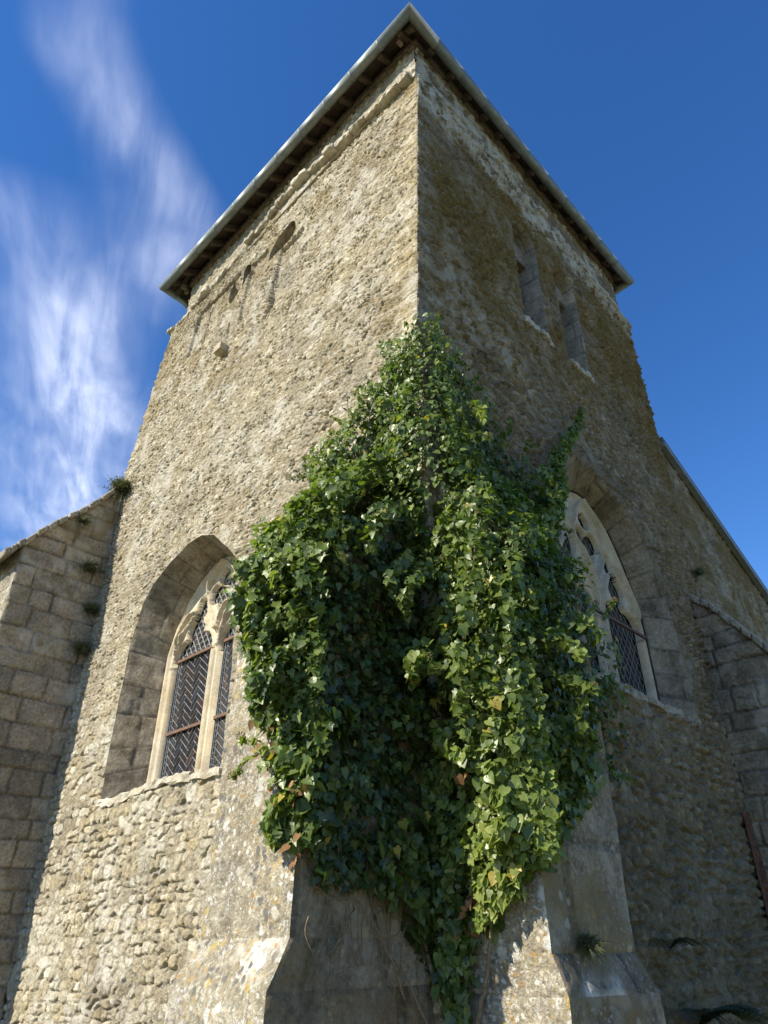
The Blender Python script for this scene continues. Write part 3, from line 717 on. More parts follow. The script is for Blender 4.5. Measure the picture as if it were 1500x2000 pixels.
# far-left buttress: ashlar, raked top with a coping
def raked(name, axis, a0, a1, prof, mat_s, mat_f, lab, seed, cop=True):
    """prof: list of (projection, z) along the raked top, wall outwards; front at last projection"""
    pf, zf = prof[-1]
    def pt(a, p, z): return (a, -p, z) if axis == 'L' else (p, a, z)
    near = a1 if axis == 'L' else a0                     # the side seen by the camera
    far = a0 if axis == 'L' else a1
    ztop = lambda p: np.interp(p, [q[0] for q in prof], [q[1] for q in prof])
    root = None
    for k, a in enumerate((near, far)):
        def mp(U, V, a=a, k=k):
            sgn = (1 if axis == 'L' else -1)*(1 if k == 0 else -1)
            z = ZB+(V-ZB)*(ztop(U)-ZB)/(prof[0][1]-ZB)
            P = np.stack([np.full(U.shape, a), -U, z], -1) if axis == 'L' else np.stack([U, np.full(U.shape, a), z], -1)
            return P, np.array([sgn, 0., 0]) if axis == 'L' else np.array([0, sgn, 0.])
        us = np.linspace(0, pf, int(pf/.018)); vs = np.linspace(ZB, prof[0][1], int((prof[0][1]-ZB)/.02))
        def hf(U, V):
            V2 = ZB+(V-ZB)*(ztop(U)-ZB)/(prof[0][1]-ZB)
            return STY['ash'](seed, 1.5)(U*1.0, V2)
        fl = (axis == 'L') == (k == 0)
        o = panel(name if root is None else 'side_face', mp, us, vs, hf, mat_s, tower if root is None else root, fade=(0, 1, 0, 0), attrs_fn=lambda U, V, P: {'lich': .3+0*U, 'white': .3*ss(.5, .65, fbm(P[..., 1], P[..., 2], P[..., 0], .5, 7)), 'moss': .6*ss(4.2, 5.2, P[..., 2])*ss(.4, .6, fbm(P[..., 1], P[..., 2], 0, .3, 9))}, flip=fl)
        if root is None: root = o; root['label'] = lab
    q = [pt(a0, pf, ZB), pt(a1, pf, ZB), pt(a0, pf, zf), pt(a1, pf, zf)]
    qpanel('front_face', *q, mat_f, root, 'ash', seed+3, .02, 1, lich=.8, white=.8)
    if cop:
        mb = MB(); e = .07; rg = random.Random(seed)
        P = prof+[(pf+.22, zf-.28)]
        for i in range(len(P)-1):
            n = 3
            for k in range(n):
                t0, t1 = k/n+.008, (k+1)/n-.008
                pa, pb = [(P[i][0]*(1-t)+P[i+1][0]*t, P[i][1]*(1-t)+P[i+1][1]*t+rg.uniform(-.02, .02)) for t in (t0, t1)]
                mb.cur = rg.random()
                th = .09
                mb.prism([pt(a0-e, pa[0], pa[1]-.01), pt(a0-e, pb[0], pb[1]-.01), pt(a0-e, pb[0]+.02, pb[1]+th), pt(a0-e, pa[0]+.02, pa[1]+th)], np.array(pt(a1-a0+2*e, 0, 0)))
        co = mb.obj('coping', M['butt'], root)
        z0 = np.zeros(len(co.data.vertices))
        for nm, v_ in (('mort', 0), ('moss', .5), ('white', .3), ('lich', .8)):
            at = co.data.attributes.new(nm, 'FLOAT', 'POINT'); at.data.foreach_set('value', (z0+v_).astype(np.float32))
        bv = co.modifiers.new('b', 'BEVEL'); bv.width = .02; bv.segments = 2
    return root
raked('buttress', 'L', -7.25, -6.35, [(-.15, 6.42), (0, 6.36), (.48, 5.68), (.84, 5.26), (1.19, 4.80)], M['ash'], M['butt'], 'tall ashlar buttress with weeds in its joints at the far left end', 201)
raked('buttress', 'R', 5.42, 6.3, [(-.1, 4.10), (.2, 3.86), (.5, 3.42), (.8, 3.0), (1.15, 2.5)], M['ash_d'], M['ash_d'], 'shaded buttress with a mossy raked top at the far right end', 221)
# strip of old brick beside the far-right buttress
qpanel('brick_patch', (.03, 5.02, -1.2), (.03, 5.40, -1.2), (.03, 5.16, 1.35), (.03, 5.36, 1.35), M['brick'], tower, 'rub', 231, .02, .6, jit=.5)['label'] = 'narrow strip of dark red brick'

# ------------------------------------------------------------------ traceried windows
def circ(x, y, cx, cy, r_): return np.hypot(x-cx, y-cy)-r_
def curve_dist(x, y, P):
    P = np.array(P, float); best = np.full(x.shape, 9.)
    for a, b_ in zip(P[:-1], P[1:]):
        e = b_-a; t = np.clip(((x-a[0])*e[0]+(y-a[1])*e[1])/(e@e), 0, 1); best = np.minimum(best, np.hypot(x-a[0]-t*e[0], y-a[1]-t*e[1]))
    return best
def smooth_curve(P, n=8):
    P = np.array(P, float); out = []
    for i in range(len(P)-1):
        p0, p1, p2, p3 = P[max(i-1, 0)], P[i], P[i+1], P[min(i+2, len(P)-1)]
        for t in np.arange(n)/n: out.append(.5*((2*p1)+(-p0+p2)*t+(2*p0-5*p1+4*p2-p3)*t*t+(-p0+3*p1-3*p2+p3)*t**3))
    out.append(P[-1]); return out
def window(axis, inner, depth, cx, hw, zs, zspr, ztop, mat, glassfn, lab, mull=.075):
    """carved stone tracery standing at `depth`; (zs sill, zspr springing, ztop crown)"""
    inner = np.array(inner); x0, x1 = inner[:, 0].min(), inner[:, 0].max(); z1 = inner[:, 1].max()
    cell = .0125; us = np.arange(x0-.0, x1+cell, cell); vs = np.arange(zs-.02, z1+cell, cell); U, V = np.meshgrid(us, vs)
    u = (U-cx); au = np.abs(u); H = ztop-zspr; k = hw/.93
    jamb = .07; lc = (hw-jamb+mull)/2; lw = (hw-jamb-mull)/2        # light centre and half width
    def light(off):
        cxl = np.sign(u)*lc; ul = np.abs(u-cxl)
        rect = np.maximum(ul-lw, V-zspr)
        s1 = circ(ul, V, lw*.42, zspr+.02, lw*.60)                   # lower foils
        s2 = circ(ul, V, 0, zspr+.30*H, lw*.44)                       # upper foil
        tip = np.maximum(ul*1.7+(V-(zspr+.30*H))*1.0-lw*.78, (zspr+.30*H)-V)
        body = circ(ul, V, 0, zspr+.12*H, lw*.40)
        return np.minimum.reduce([rect, s1, s2, tip, body])
    d = light(0)
    zc = zspr+.62*H                                                # the upper flowing light
    q1 = np.hypot(au-.13*k, V-zc)-.125*k; q2 = np.hypot(au, V-(zc+.16*H))-.10*k
    q3 = np.maximum(au*1.35-(V-(zspr+.32*H))*.55, V-zc); q4 = np.maximum(au*1.6+(V-(zc+.16*H))-.13*k, zc+.16*H-V)
    d = np.minimum.reduce([d, q1, q2, q3, q4])
    if hw > .95:                                                   # side eyelets of the larger window
        e1 = np.hypot(au-.40*k, (V-(zspr+.50*H))*.6)-.11*k; d = np.minimum(d, e1)
    # fillets and hollows
    C1 = smooth_curve([(0.02, zspr+.20*H), (.05*k, zspr+.30*H), (.20*k, zspr+.48*H), (.30*k, zspr+.64*H), (.22*k, zspr+.82*H), (0.0, zspr+.97*H)])
    C2 = smooth_curve([(hw-.03, zspr-.05), (.82*k, zspr+.25*H), (.60*k, zspr+.50*H), (.38*k, zspr+.56*H), (.28*k, zspr+.60*H)])
    C3 = smooth_curve([(mull*.4, zspr+.02), (.12*k, zspr+.22*H), (lc-.02, zspr+.50*H), (lc+lw*.7, zspr+.28*H), (lc+lw, zspr-.02)])
    cd = np.minimum.reduce([curve_dist(au, V, C) for C in (C1, C2, C3)])
    cd = np.where(V < zspr-.03, np.minimum(np.abs(au), 9), cd)
    dd = np.clip(d, 0, 9)
    prof = -.13+.055*ss(0, .045, dd)+.035*ss(.05, .10, dd)        # rises from the glass
    ridge = .06*(1-ss(.006, .020, cd)); hollow = .03*ss(.02, .09, cd)
    hgt = prof+ridge*ss(.0, .03, dd)-hollow*(V > zspr-.1)
    bsd = poly_sdf(U, V, inner)[0]; hgt = np.maximum(hgt, -.03*ss(0, 1, 1)+.03*(1-ss(.02, .05, np.abs(bsd)))-.03)
    # snap to opening edge
    e = 1e-3
    m = (np.abs(d) < cell*.8)
    gy, gx = np.gradient(d, vs, us); gn = np.hypot(gx, gy)+1e-6
    U2 = np.where(m, U-d*gx/gn**2, U); V2 = np.where(m, V-d*gy/gn**2, V)
    hgt = np.where(m, -.13, hgt)
    ins = (d < 0) & ~m; outm = bsd > cell*1.5
    dep = depth-.03-hgt-.02
    P = np.stack([U2, dep, V2], -1) if axis == 'L' else np.stack([-dep, U2, V2], -1)
    ny, nx = U.shape; I = np.arange(nx*ny).reshape(ny, nx)
    F = np.stack([I[:-1, :-1], I[:-1, 1:], I[1:, 1:], I[1:, :-1]], -1).reshape(-1, 4)
    bad = (ins | outm).ravel()[F].any(1) | m.ravel()[F].all(1) & (d.ravel()[F].mean(1) < 0); F = F[~bad]
    if axis == 'R': pass
    used = np.zeros(nx*ny, bool); used[F.ravel()] = True; idx = np.cumsum(used)-1
    nz = used.sum(); tn = fbm(U, V, 0, .4, 5).ravel()[used]
    o = mesh_obj('window', P.reshape(-1, 3)[used], idx[F], mat, tower, {'tone': tn, 'mort': np.zeros(nz), 'moss': np.zeros(nz), 'white': np.zeros(nz)+.1, 'lich': np.zeros(nz)})
    o['label'] = lab
    glassfn(o, axis, depth+.10, cx, hw, zs, zspr, ztop, lc, lw)
    return o
def place(axis, a, z, dep): return (a, dep, z) if axis == 'L' else (-dep, a, z)
def lead_lines(segs, axis, dep, w_, o, mat):
    V, F = [], []
    for (a0, z0, a1, z1) in segs:
        dx, dz = a1-a0, z1-z0; L = math.hypot(dx, dz)
        if L < 1e-4: continue
        nx, nz = -dz/L*w_/2, dx/L*w_/2; b = len(V)
        V += [place(axis, a0+nx, z0+nz, dep), place(axis, a1+nx, z1+nz, dep), place(axis, a1-nx, z1-nz, dep), place(axis, a0-nx, z0-nz, dep),
              place(axis, (a0), (z0), dep-.006), place(axis, (a1), (z1), dep-.006)]
        F += [(b, b+1, b+5, b+4), (b+4, b+5, b+2, b+3)]
    mesh_obj('leading', V, F, mat, o, {'tone': [.5]*len(V)}, smooth=False)
def glass_left(o, axis, dep, cx, hw, zs, zspr, ztop, lc, lw):
    rg = random.Random(8); V, F, T = [], [], []; segs = []
    def pane(poly):
        b = len(V); tn = rg.random(); ta, tb = rg.uniform(-.03, .03), rg.uniform(-.03, .03)
        c0 = np.mean(poly, 0)
        for a, z in poly: V.append(place(axis, a, z, dep+(a-c0[0])*ta+(z-c0[1])*tb)); T.append(tn)
        F.append(tuple(range(b, b+len(poly))))
        for i in range(len(poly)):
            (a0, z0), (a1, z1) = poly[i], poly[(i+1) % len(poly)]
            if (a0, z0) < (a1, z1): segs.append((a0, z0, a1, z1))
            else: segs.append((a1, z1, a0, z0))
    for side in (-1, 1):
        xc = cx+side*lc; xa, xb = xc-lw, xc+lw; bw = .045; z = zs
        # border squares
        zz = zs
        while zz < zspr+.30:
            pane([(xa, zz), (xa+bw, zz), (xa+bw, zz+.06), (xa, zz+.06)]); pane([(xb-bw, zz), (xb, zz), (xb, zz+.06), (xb-bw, zz+.06)]); zz += .06
        for k in range(int((xb-xa-2*bw)/.05)+1):
            a = xa+bw+k*.05; e = min(a+.05, xb-bw)
            if e-a > .01:
                pane([(a, zs), (e, zs), (e, zs+.05), (a, zs+.05)]); pane([(a, zs+.05), (e, zs+.05), (e, zs+.10), (a, zs+.10)])
        # slanting basket weave of long panes, clipped to the field
        ca, cb = xa+bw, xb-bw; za, zb = zs+.10, zspr+.10
        def clip(poly):
            for ax_, lim, sg in ((0, ca, 1), (0, cb, -1), (1, za, 1), (1, zb, -1)):
                out = []
                for i in range(len(poly)):
                    p, q = poly[i], poly[(i+1) % len(poly)]; fp, fq = sg*(p[ax_]-lim), sg*(q[ax_]-lim)
                    if fp >= 0: out.append(p)
                    if fp*fq < 0: t = fp/(fp-fq); out.append((p[0]+(q[0]-p[0])*t, p[1]+(q[1]-p[1])*t))
                poly = out
                if len(poly) < 3: return None
            return poly
        s = .066; n = 3                                # herringbone, laid on the diagonal
        c45 = math.cos(R_(52)); s45 = math.sin(R_(52))
        for i in range(-40, 41):
            for j in range(-14, 15):
                bx, by = i*s+j*n*s, i*s-j*n*s
                for rect in (((0, 0), (n*s, 0), (n*s, s), (0, s)), ((0, s), (s, s), (s, s+n*s), (0, s+n*s))):
                    pts = []
                    for (p, q) in rect:
                        X, Y = bx+p, by+q-0
                        pts.append((xc+(X*c45-Y*s45), (zs+1.0)+(X*s45+Y*c45)))
                    pl_ = clip(pts)
                    if pl_: pane(pl_)
    # irregular quarries in the heads
    for gx in range(-9, 10):
        for gz in range(0, 16):
            a, z = cx+gx*.1+(gz % 2)*.05, zspr+.10+gz*.075
            if z > ztop+.02: continue
            r1, r2_ = .05, .045
            pane([(a-r1, z), (a-.012, z+r2_), (a+.03, z+.03), (a+r1, z), (a+.015, z-r2_+.01), (a-.03, z-.035)])
    mesh_obj('glass', V, F, M['glass'], o, {'tone': T}, smooth=False)
    bk = MB(); bk.prism([place(axis, cx-hw, zs, dep+.012), place(axis, cx+hw, zs, dep+.012), place(axis, cx+hw, ztop, dep+.012), place(axis, cx-hw, ztop, dep+.012)], place(axis, 0, 0, .01)); bk.obj('glass_backing', M['iron'], o)
    lead_lines(sorted(set(segs)), axis, dep-.004, .009, o, M['lead'])
    for zb_ in (zs+.62, zs+1.52):
        for side in (-1, 1):
            g_ = MB(); g_.bar(place(axis, cx+side*lc-lw-.01, zb_, dep-.03), place(axis, cx+side*lc+lw+.01, zb_, dep-.03), .022, .035); g_.obj('glazing_bar', M['rust'], o)
def glass_right(o, axis, dep, cx, hw, zs, zspr, ztop, lc, lw):
    g_ = MB(); g_.cur = .1
    g_.add([place(axis, cx-hw, zs, dep), place(axis, cx+hw, zs, dep), place(axis, cx+hw, ztop, dep), place(axis, cx-hw, ztop, dep)], [(0, 1, 2, 3)]); g_.obj('glass', M['glass'], o)
    segs = []; p = .115
    for k in range(-40, 60):
        for sg in (-1, 1):
            a0 = cx-hw; z0 = zs+k*p*1.45; a1 = cx+hw; z1 = z0+sg*(a1-a0)*1.45
            t0 = 0; t1 = 1
            for lim, s_ in ((zs, 1), (ztop, -1)):
                f0, f1 = s_*(z0-lim), s_*(z1-lim)
                if f0 < 0 and f1 < 0: t1 = -1; break
                if f0*f1 < 0:
                    t = f0/(f0-f1)
                    if f0 < 0: t0 = max(t0, t)
                    else: t1 = min(t1, t)
            if t1 > t0: segs.append((a0+(a1-a0)*t0, z0+(z1-z0)*t0, a0+(a1-a0)*t1, z0+(z1-z0)*t1))
    lead_lines(segs, axis, dep-.004, .007, o, M['lead_d'])
    b_ = MB(); b_.bar(place(axis, cx-hw+.03, zspr-.02, .30), place(axis, cx+hw-.03, zspr-.02, .30), .03, .03); b_.obj('glazing_bar', M['rust'], o)
    b_ = MB(); b_.bar(place(axis, cx+.02, zspr-.02, .28), place(axis, cx+.02, ztop-.04, .28), .015, .015)
    b_.obj('glazing_bar', M['rust'], o)
    fr = MB(); fr.tube([place(axis, a, z, .325) for a, z in smooth_curve(W2i[0:])], .014, 6); fr.obj('guard_frame', M['iron'], o)
window('L', W1i, .45, -3.77, 1.0, 1.60, 3.05, 4.24, M['carved'], glass_left, 'sunlit two-light window with carved tracery and herringbone leaded glass')
window('R', W2i, .35, 3.39, 1.03, 2.34, 3.30, 4.93, M['carved'], glass_right, 'shaded two-light window with diamond leaded glass, half hidden by ivy', mull=.11)

# ------------------------------------------------------------------ nave beyond the tower
nave = thing('church_nave', 'shaded rough nave wall with a raking roof edge beyond the tower, far right', 'church nave', (-.3, 10, -1.6))
def nz(y): return 7.02-.478*(y-5.8)
def mapN(U, V):
    z = ZB+(V-ZB)*(nz(U)-ZB)/(nz(5.80)-ZB); return np.stack([np.full(U.shape, -.05), U, z], -1), np.array([1., 0, 0])
def hN(Y, V):
    Z = ZB+(V-ZB)*(nz(Y)-ZB)/(nz(5.80)-ZB)
    h, t, m = cobble(Y, Z, 301, .18, .075, .42, .014, .014, .7, .8, 3)
    cr = .02*np.sin(Z*7)+.03*np.sin(Z*17+1); crack = -.08*np.exp(-((Y-5.97-cr)/.014)**2)*ss(4.9, 5.2, Z)
    return h*.03+(fbm(Y, Z, 1, .15, 302, 5)-.5)*.05+crack, t, np.clip(m*.7, 0, 1)
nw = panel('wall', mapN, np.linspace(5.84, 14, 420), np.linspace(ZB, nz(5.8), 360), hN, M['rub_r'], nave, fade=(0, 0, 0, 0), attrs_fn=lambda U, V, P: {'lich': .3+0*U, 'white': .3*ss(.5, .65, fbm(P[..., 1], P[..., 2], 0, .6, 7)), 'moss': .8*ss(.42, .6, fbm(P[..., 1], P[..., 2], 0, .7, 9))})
rf = MB(); rf.prism([(.06, 5.86, nz(5.86)+.02), (.06, 14, nz(14)+.02), (.06, 14, nz(14)+.10), (.06, 5.86, nz(5.86)+.10)], (-6, 0, 0)); rf.obj('roof', M['tile'], nave)
vb = MB(); vb.prism([(.065, 5.86, nz(5.86)-.07), (.065, 14, nz(14)-.07), (.065, 14, nz(14)+.016), (.065, 5.86, nz(5.86)+.016)], (-.09, 0, 0)); vb.obj('verge_board', M['zinc'], nave)
bw_ = MB(); bw_.box((-.1, 13.95, -1.6), (-6, 14.0, nz(14))); bw_.box((-6.0, 5.9, -1.6), (-5.95, 13.94, nz(14))); bw_.obj('back_wall', M['rub_r'], nave)
# ------------------------------------------------------------------ ivy
rng = np.random.RandomState(77)
IVY = [(0, 0), (.10, -.10), (.30, -.16), (.50, -.02), (.40, .12), (.56, .34), (.34, .42), (.22, .60), (.0, 1.0)]
IVY = np.array([(x, y) for x, y in IVY]+[(-x, y) for x, y in IVY[-2:0:-1]])          # lobed outline, stalk at 0, tip at +y
HRT = np.array([(0, 0), (.16, -.12), (.40, -.06), (.50, .18), (.42, .48), (.20, .80), (0, 1.05), (-.20, .80), (-.42, .48), (-.50, .18), (-.40, -.06), (-.16, -.12)])
def leaves(P, N, T, S, tone, kind, seed=0):
    """P pos, N blade normal, T tip direction, S size, kind 0 lobed / 1 heart"""
    rg = np.random.RandomState(seed); VV, FF, TT, VE = [], [], [], []; off = 0
    for kd, O in ((0, IVY), (1, HRT)):
        m = kind == kd; n = m.sum()
        if n == 0: continue
        p, nn, t, s, tn = P[m], N[m], T[m], S[m], tone[m]
        nn = nn/np.linalg.norm(nn, axis=1, keepdims=True)
        t = t-nn*(t*nn).sum(1, keepdims=True); t = t/(np.linalg.norm(t, axis=1, keepdims=True)+1e-9); b = np.cross(t, nn)
        k = len(O); cup = rg.uniform(.05, .30, n); curl = rg.uniform(-.15, .35, n); asx = rg.uniform(.85, 1.1, n)
        ox, oy = O[:, 0][None]*asx[:, None], O[:, 1][None]
        oz = cup[:, None]*np.abs(ox)*1.0-curl[:, None]*(oy**2)*.5+rg.uniform(-.03, .03, (n, k))
        V = p[:, None]+s[:, None, None]*(ox[..., None]*b[:, None]+(oy-.3)[..., None]*t[:, None]+oz[..., None]*nn[:, None])
        c = p+s[:, None]*(.08*t)+0*nn                                              # centre on the midrib
        V = np.concatenate([V, c[:, None]], 1).reshape(-1, 3)
        base = off+np.arange(n)[:, None]*(k+1); i = np.arange(k)
        F = np.stack([base+k+0*i, base+i, base+(i+1) % k], -1).reshape(-1, 3)
        ve = np.zeros((n, k+1)); ve[:, -1] = 1; ve[:, 0] = 1
        VV.append(V); FF.append(F); TT.append(np.repeat(tn, k+1)); VE.append(ve.ravel()); off += len(V)
    return np.concatenate(VV), np.concatenate(FF), np.concatenate(TT), np.concatenate(VE)
LP, LN, LT, LS, LTN, LK = [], [], [], [], [], []
def emit(P, N, size, tone, kind, droop=1.0, up=.35):
    n = len(P); N = np.broadcast_to(N, P.shape)
    nn = N+np.array([0, 0, up])+rng.normal(0, .48, P.shape)
    t = np.array([0, 0, -droop])+rng.normal(0, .45, P.shape)
    LP.append(P); LN.append(nn); LT.append(t); LS.append(size*.86*np.exp(np.clip(rng.normal(0, .30, n), -.7, .42)))
    LTN.append(np.clip(tone+rng.normal(0, .16, n), 0, .96)*np.where(rng.rand(n) < .012, 0, 1)+np.where(rng.rand(n) < .008, .98, 0)); LK.append((rng.rand(n) < kind).astype(int))
def clumpy(P, seed, s=.28): return fbm(P[:, 0], P[:, 1], P[:, 2], s, seed, 3)
def patch(a, b_, c, d, dens, thick, size, keep=None, tone=.42, kind=.35, seed=1, nrm=None, rounded=0):
    """bilinear patch a-b (bottom) c-d (top); leaves fill `thick` metres in front of it, thicker on clumps"""
    a, b_, c, d = [np.array(q, float) for q in (a, b_, c, d)]
    area = np.linalg.norm(np.cross(b_-a, c-a)); n = int(area*dens*1.3)
    uu, vv = rng.rand(n), rng.rand(n)
    N = np.cross(b_-a, c-a); N /= np.linalg.norm(N)
    if nrm is not None: N = np.array(nrm, float)
    P = a*((1-uu)*(1-vv))[:, None]+b_*(uu*(1-vv))[:, None]+c*((1-uu)*vv)[:, None]+d*(uu*vv)[:, None]
    if keep is not None:
        m = keep(P); P, uu, vv = P[m], uu[m], vv[m]; n = len(P)
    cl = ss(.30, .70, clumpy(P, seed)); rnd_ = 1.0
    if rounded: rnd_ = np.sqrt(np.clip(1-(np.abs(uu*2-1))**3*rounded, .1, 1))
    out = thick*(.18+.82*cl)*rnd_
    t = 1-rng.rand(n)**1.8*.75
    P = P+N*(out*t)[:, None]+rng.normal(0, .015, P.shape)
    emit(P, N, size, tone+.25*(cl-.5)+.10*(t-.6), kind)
def strand(pts, r0, dens, size, tone, kind, N, seed=0):
    """a leafy shoot: leaves gathered round a curve"""
    pts = np.array(smooth_curve(pts, 10)); seg = np.linalg.norm(np.diff(pts, axis=0), axis=1); L = seg.sum(); n = int(L*dens)
    s = rng.rand(n)*L; cs = np.r_[0, np.cumsum(seg)]; P = np.stack([np.interp(s, cs, pts[:, k]) for k in range(3)], 1)
    rr = r0*(1-.65*s/L)
    dr = rng.normal(0, 1, (n, 3)); dr += np.array(N)*.6; dr /= np.linalg.norm(dr, axis=1, keepdims=True)
    emit(P+dr*(rr*rng.rand(n)**.5)[:, None], dr*.6+np.array(N)*.5, size, tone, kind, .8)
    return pts
nL, nR, nD = np.array([0, -1., 0]), np.array([1., 0, 0]), np.array([.7, -.7, 0])
# fronts and sides of the two near buttresses
def kA(P):      # lower edge of the mass on the left buttress front
    x, z = P[:, 0], P[:, 2]; lim = np.interp(x, [-1.0, -.65, -.45, -.25, -.12], [1.62, 1.42, 1.15, .82, .62]); return z > lim+.10*(clumpy(P, 5, .15)-.5)
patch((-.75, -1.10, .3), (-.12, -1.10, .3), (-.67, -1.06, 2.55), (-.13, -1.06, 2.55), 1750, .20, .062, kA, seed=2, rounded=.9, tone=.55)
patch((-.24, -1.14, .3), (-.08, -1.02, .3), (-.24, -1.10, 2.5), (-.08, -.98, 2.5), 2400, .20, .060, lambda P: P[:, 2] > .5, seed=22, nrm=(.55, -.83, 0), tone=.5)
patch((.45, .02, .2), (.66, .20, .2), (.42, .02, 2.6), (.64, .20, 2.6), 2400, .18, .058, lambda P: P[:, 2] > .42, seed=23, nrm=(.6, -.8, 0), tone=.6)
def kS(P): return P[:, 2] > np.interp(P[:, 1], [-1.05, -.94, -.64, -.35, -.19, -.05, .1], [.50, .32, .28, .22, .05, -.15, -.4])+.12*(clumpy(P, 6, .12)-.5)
patch((-.15, -1.1, -.7), (-.15, .1, -.7), (-.15, -1.06, 2.5), (-.15, .1, 3.2), 1150, .19, .062, kS, seed=4, tone=.20)  # low leaf tone paints in the dark of the recess
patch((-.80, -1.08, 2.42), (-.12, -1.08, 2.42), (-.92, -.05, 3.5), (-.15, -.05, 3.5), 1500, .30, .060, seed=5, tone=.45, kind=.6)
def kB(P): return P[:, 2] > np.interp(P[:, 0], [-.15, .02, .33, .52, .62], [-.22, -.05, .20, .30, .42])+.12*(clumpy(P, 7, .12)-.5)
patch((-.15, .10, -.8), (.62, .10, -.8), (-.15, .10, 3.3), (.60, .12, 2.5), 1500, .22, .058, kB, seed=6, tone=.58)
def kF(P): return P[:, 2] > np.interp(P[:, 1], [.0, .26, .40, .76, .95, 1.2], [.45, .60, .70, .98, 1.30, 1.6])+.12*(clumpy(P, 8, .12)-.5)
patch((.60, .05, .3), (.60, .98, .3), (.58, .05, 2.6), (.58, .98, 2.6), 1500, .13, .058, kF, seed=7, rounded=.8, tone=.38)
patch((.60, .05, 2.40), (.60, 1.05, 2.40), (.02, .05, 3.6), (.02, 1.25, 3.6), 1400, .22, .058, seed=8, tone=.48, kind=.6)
# walls above the buttresses
def kWL(P):
    x, z = P[:, 0], P[:, 2]; top = np.interp(x, [-2.1, -1.8, -1.3, -.95, -.6, -.3, 0], [3.2, 3.75, 4.15, 4.35, 4.72, 5.0, 5.2])
    return (z < top+.35*(clumpy(P, 9, .22)-.5)-.06) & (z > 2.4+.8*ss(-1.0, -2.2, x))
patch((-2.1, -.02, 2.3), (0, -.02, 2.3), (-2.1, -.02, 5.2), (0, -.02, 5.2), 1900, .30, .054, kWL, seed=10, tone=.5, kind=.75)
def kWR(P):
    y, z = P[:, 1], P[:, 2]; top = np.interp(y, [0, .35, .7, 1.0, 1.4, 1.7, 1.9, 2.05], [5.15, 4.95, 4.45, 4.25, 4.1, 3.9, 3.3, 2.5])
    return (z < top+.35*(clumpy(P, 10, .22)-.5)-.06) & (z > 1.2)
patch((.02, 0, 1.2), (.02, 2.2, 1.2), (.02, 0, 5.2), (.02, 2.4, 5.2), 1000, .30, .056, kWR, seed=11, tone=.42, kind=.7)
# the column along the corner and the crest
for zc_, rr, dn in ((3.3, .42, 620), (3.8, .36, 560), (4.3, .30, 480), (4.75, .20, 260)):
    n = dn; th = rng.rand(n)*np.pi*1.5-np.pi*1.0; rad = rr*np.sqrt(rng.rand(n)*.6+.4)
    P = np.stack([.02+rad*np.cos(th), -.02+rad*np.sin(th), zc_+rng.uniform(-.4, .4, n)], 1)
    P = P[(P[:, 0] > .0) | (P[:, 1] < 0)]
    emit(P, np.stack([np.cos(np.arctan2(P[:, 1], P[:, 0])), np.sin(np.arctan2(P[:, 1], P[:, 0])), 0*P[:, 0]], 1), .052, .52, .8)
stems = []
S_ = lambda *a, **k: stems.append(strand(*a, **k))
# crest shoots
S_([(.03, -.02, 4.9), (.06, .10, 5.2), (.06, .20, 5.45)], .07, 150, .045, .6, .5, nR)
S_([(.0, -.05, 4.8), (-.05, -.08, 5.1), (-.04, -.06, 5.25)], .07, 120, .045, .55, .5, nL)
S_([(.05, .5, 4.5), (.10, .62, 4.8), (.12, .72, 4.95)], .08, 130, .045, .6, .9, nR)
S_([(.1, .9, 4.1), (.14, 1.1, 4.45), (.14, 1.15, 4.6)], .09, 140, .048, .6, .9, nR)
S_([(.05, .6, 4.4), (.12, .8, 4.45), (.1, 1.05, 4.35)], .05, 110, .04, .8, .5, nR)
for (p0, nn_) in (((-.68, -1.12, 2.35), nL), ((-1.35, -.12, 4.05), nL), ((-1.0, -.1, 4.4), nL), ((-.62, -.1, 4.7), nL), ((-.35, -.1, 4.95), nL), ((-1.85, -.1, 3.75), nL), ((.08, .35, 4.9), nR), ((.1, .75, 4.5), nR),
                  ((.68, .95, 2.2), nR), ((.64, .8, 1.9), nR), ((.1, 1.35, 4.2), nR), ((.3, 1.3, 3.4), nR), ((-.3, -1.22, .95), nL)):
    for k in range(2):
        q = np.array(p0)+rng.normal(0, .06, 3); sd_ = -1 if nn_ is nL else 1
        along = np.array([-1., 0, 0]) if nn_ is nL else np.array([0, 1., 0])
        e = along*rng.uniform(.05, .16)+nn_*rng.uniform(.02, .08)+np.array([0, 0, rng.uniform(-.12, .16)])
        S_([tuple(q), tuple(q+e*.6+np.array([0, 0, .03])), tuple(q+e*1.3)], .035, 130, .044, rng.uniform(.4, .95), rng.rand(), nn_)
# tongue toward the large window
for k in range(7):
    a = rng.uniform(-.12, .12, 3)*.8
    S_([(.25+a[0], 1.05+a[1], 3.1), (.26+a[0], 1.45+a[1], 3.6+a[2]), (.22+a[0]*.5, 1.75+a[1], 4.1+a[2]), (.16, 2.05+a[1]*.6, 4.65+a[2])], .17, 230, .056, .62, .8, nR)
for k in range(3): S_([(.16, 1.95, 4.5), (.14, 2.25+.05*k, 4.95), (.12, 2.60+.04*k, 5.35), (.12, 2.84+.03*k, 5.72+.05*k)], .09, 150, .055, .72, .8, nR)
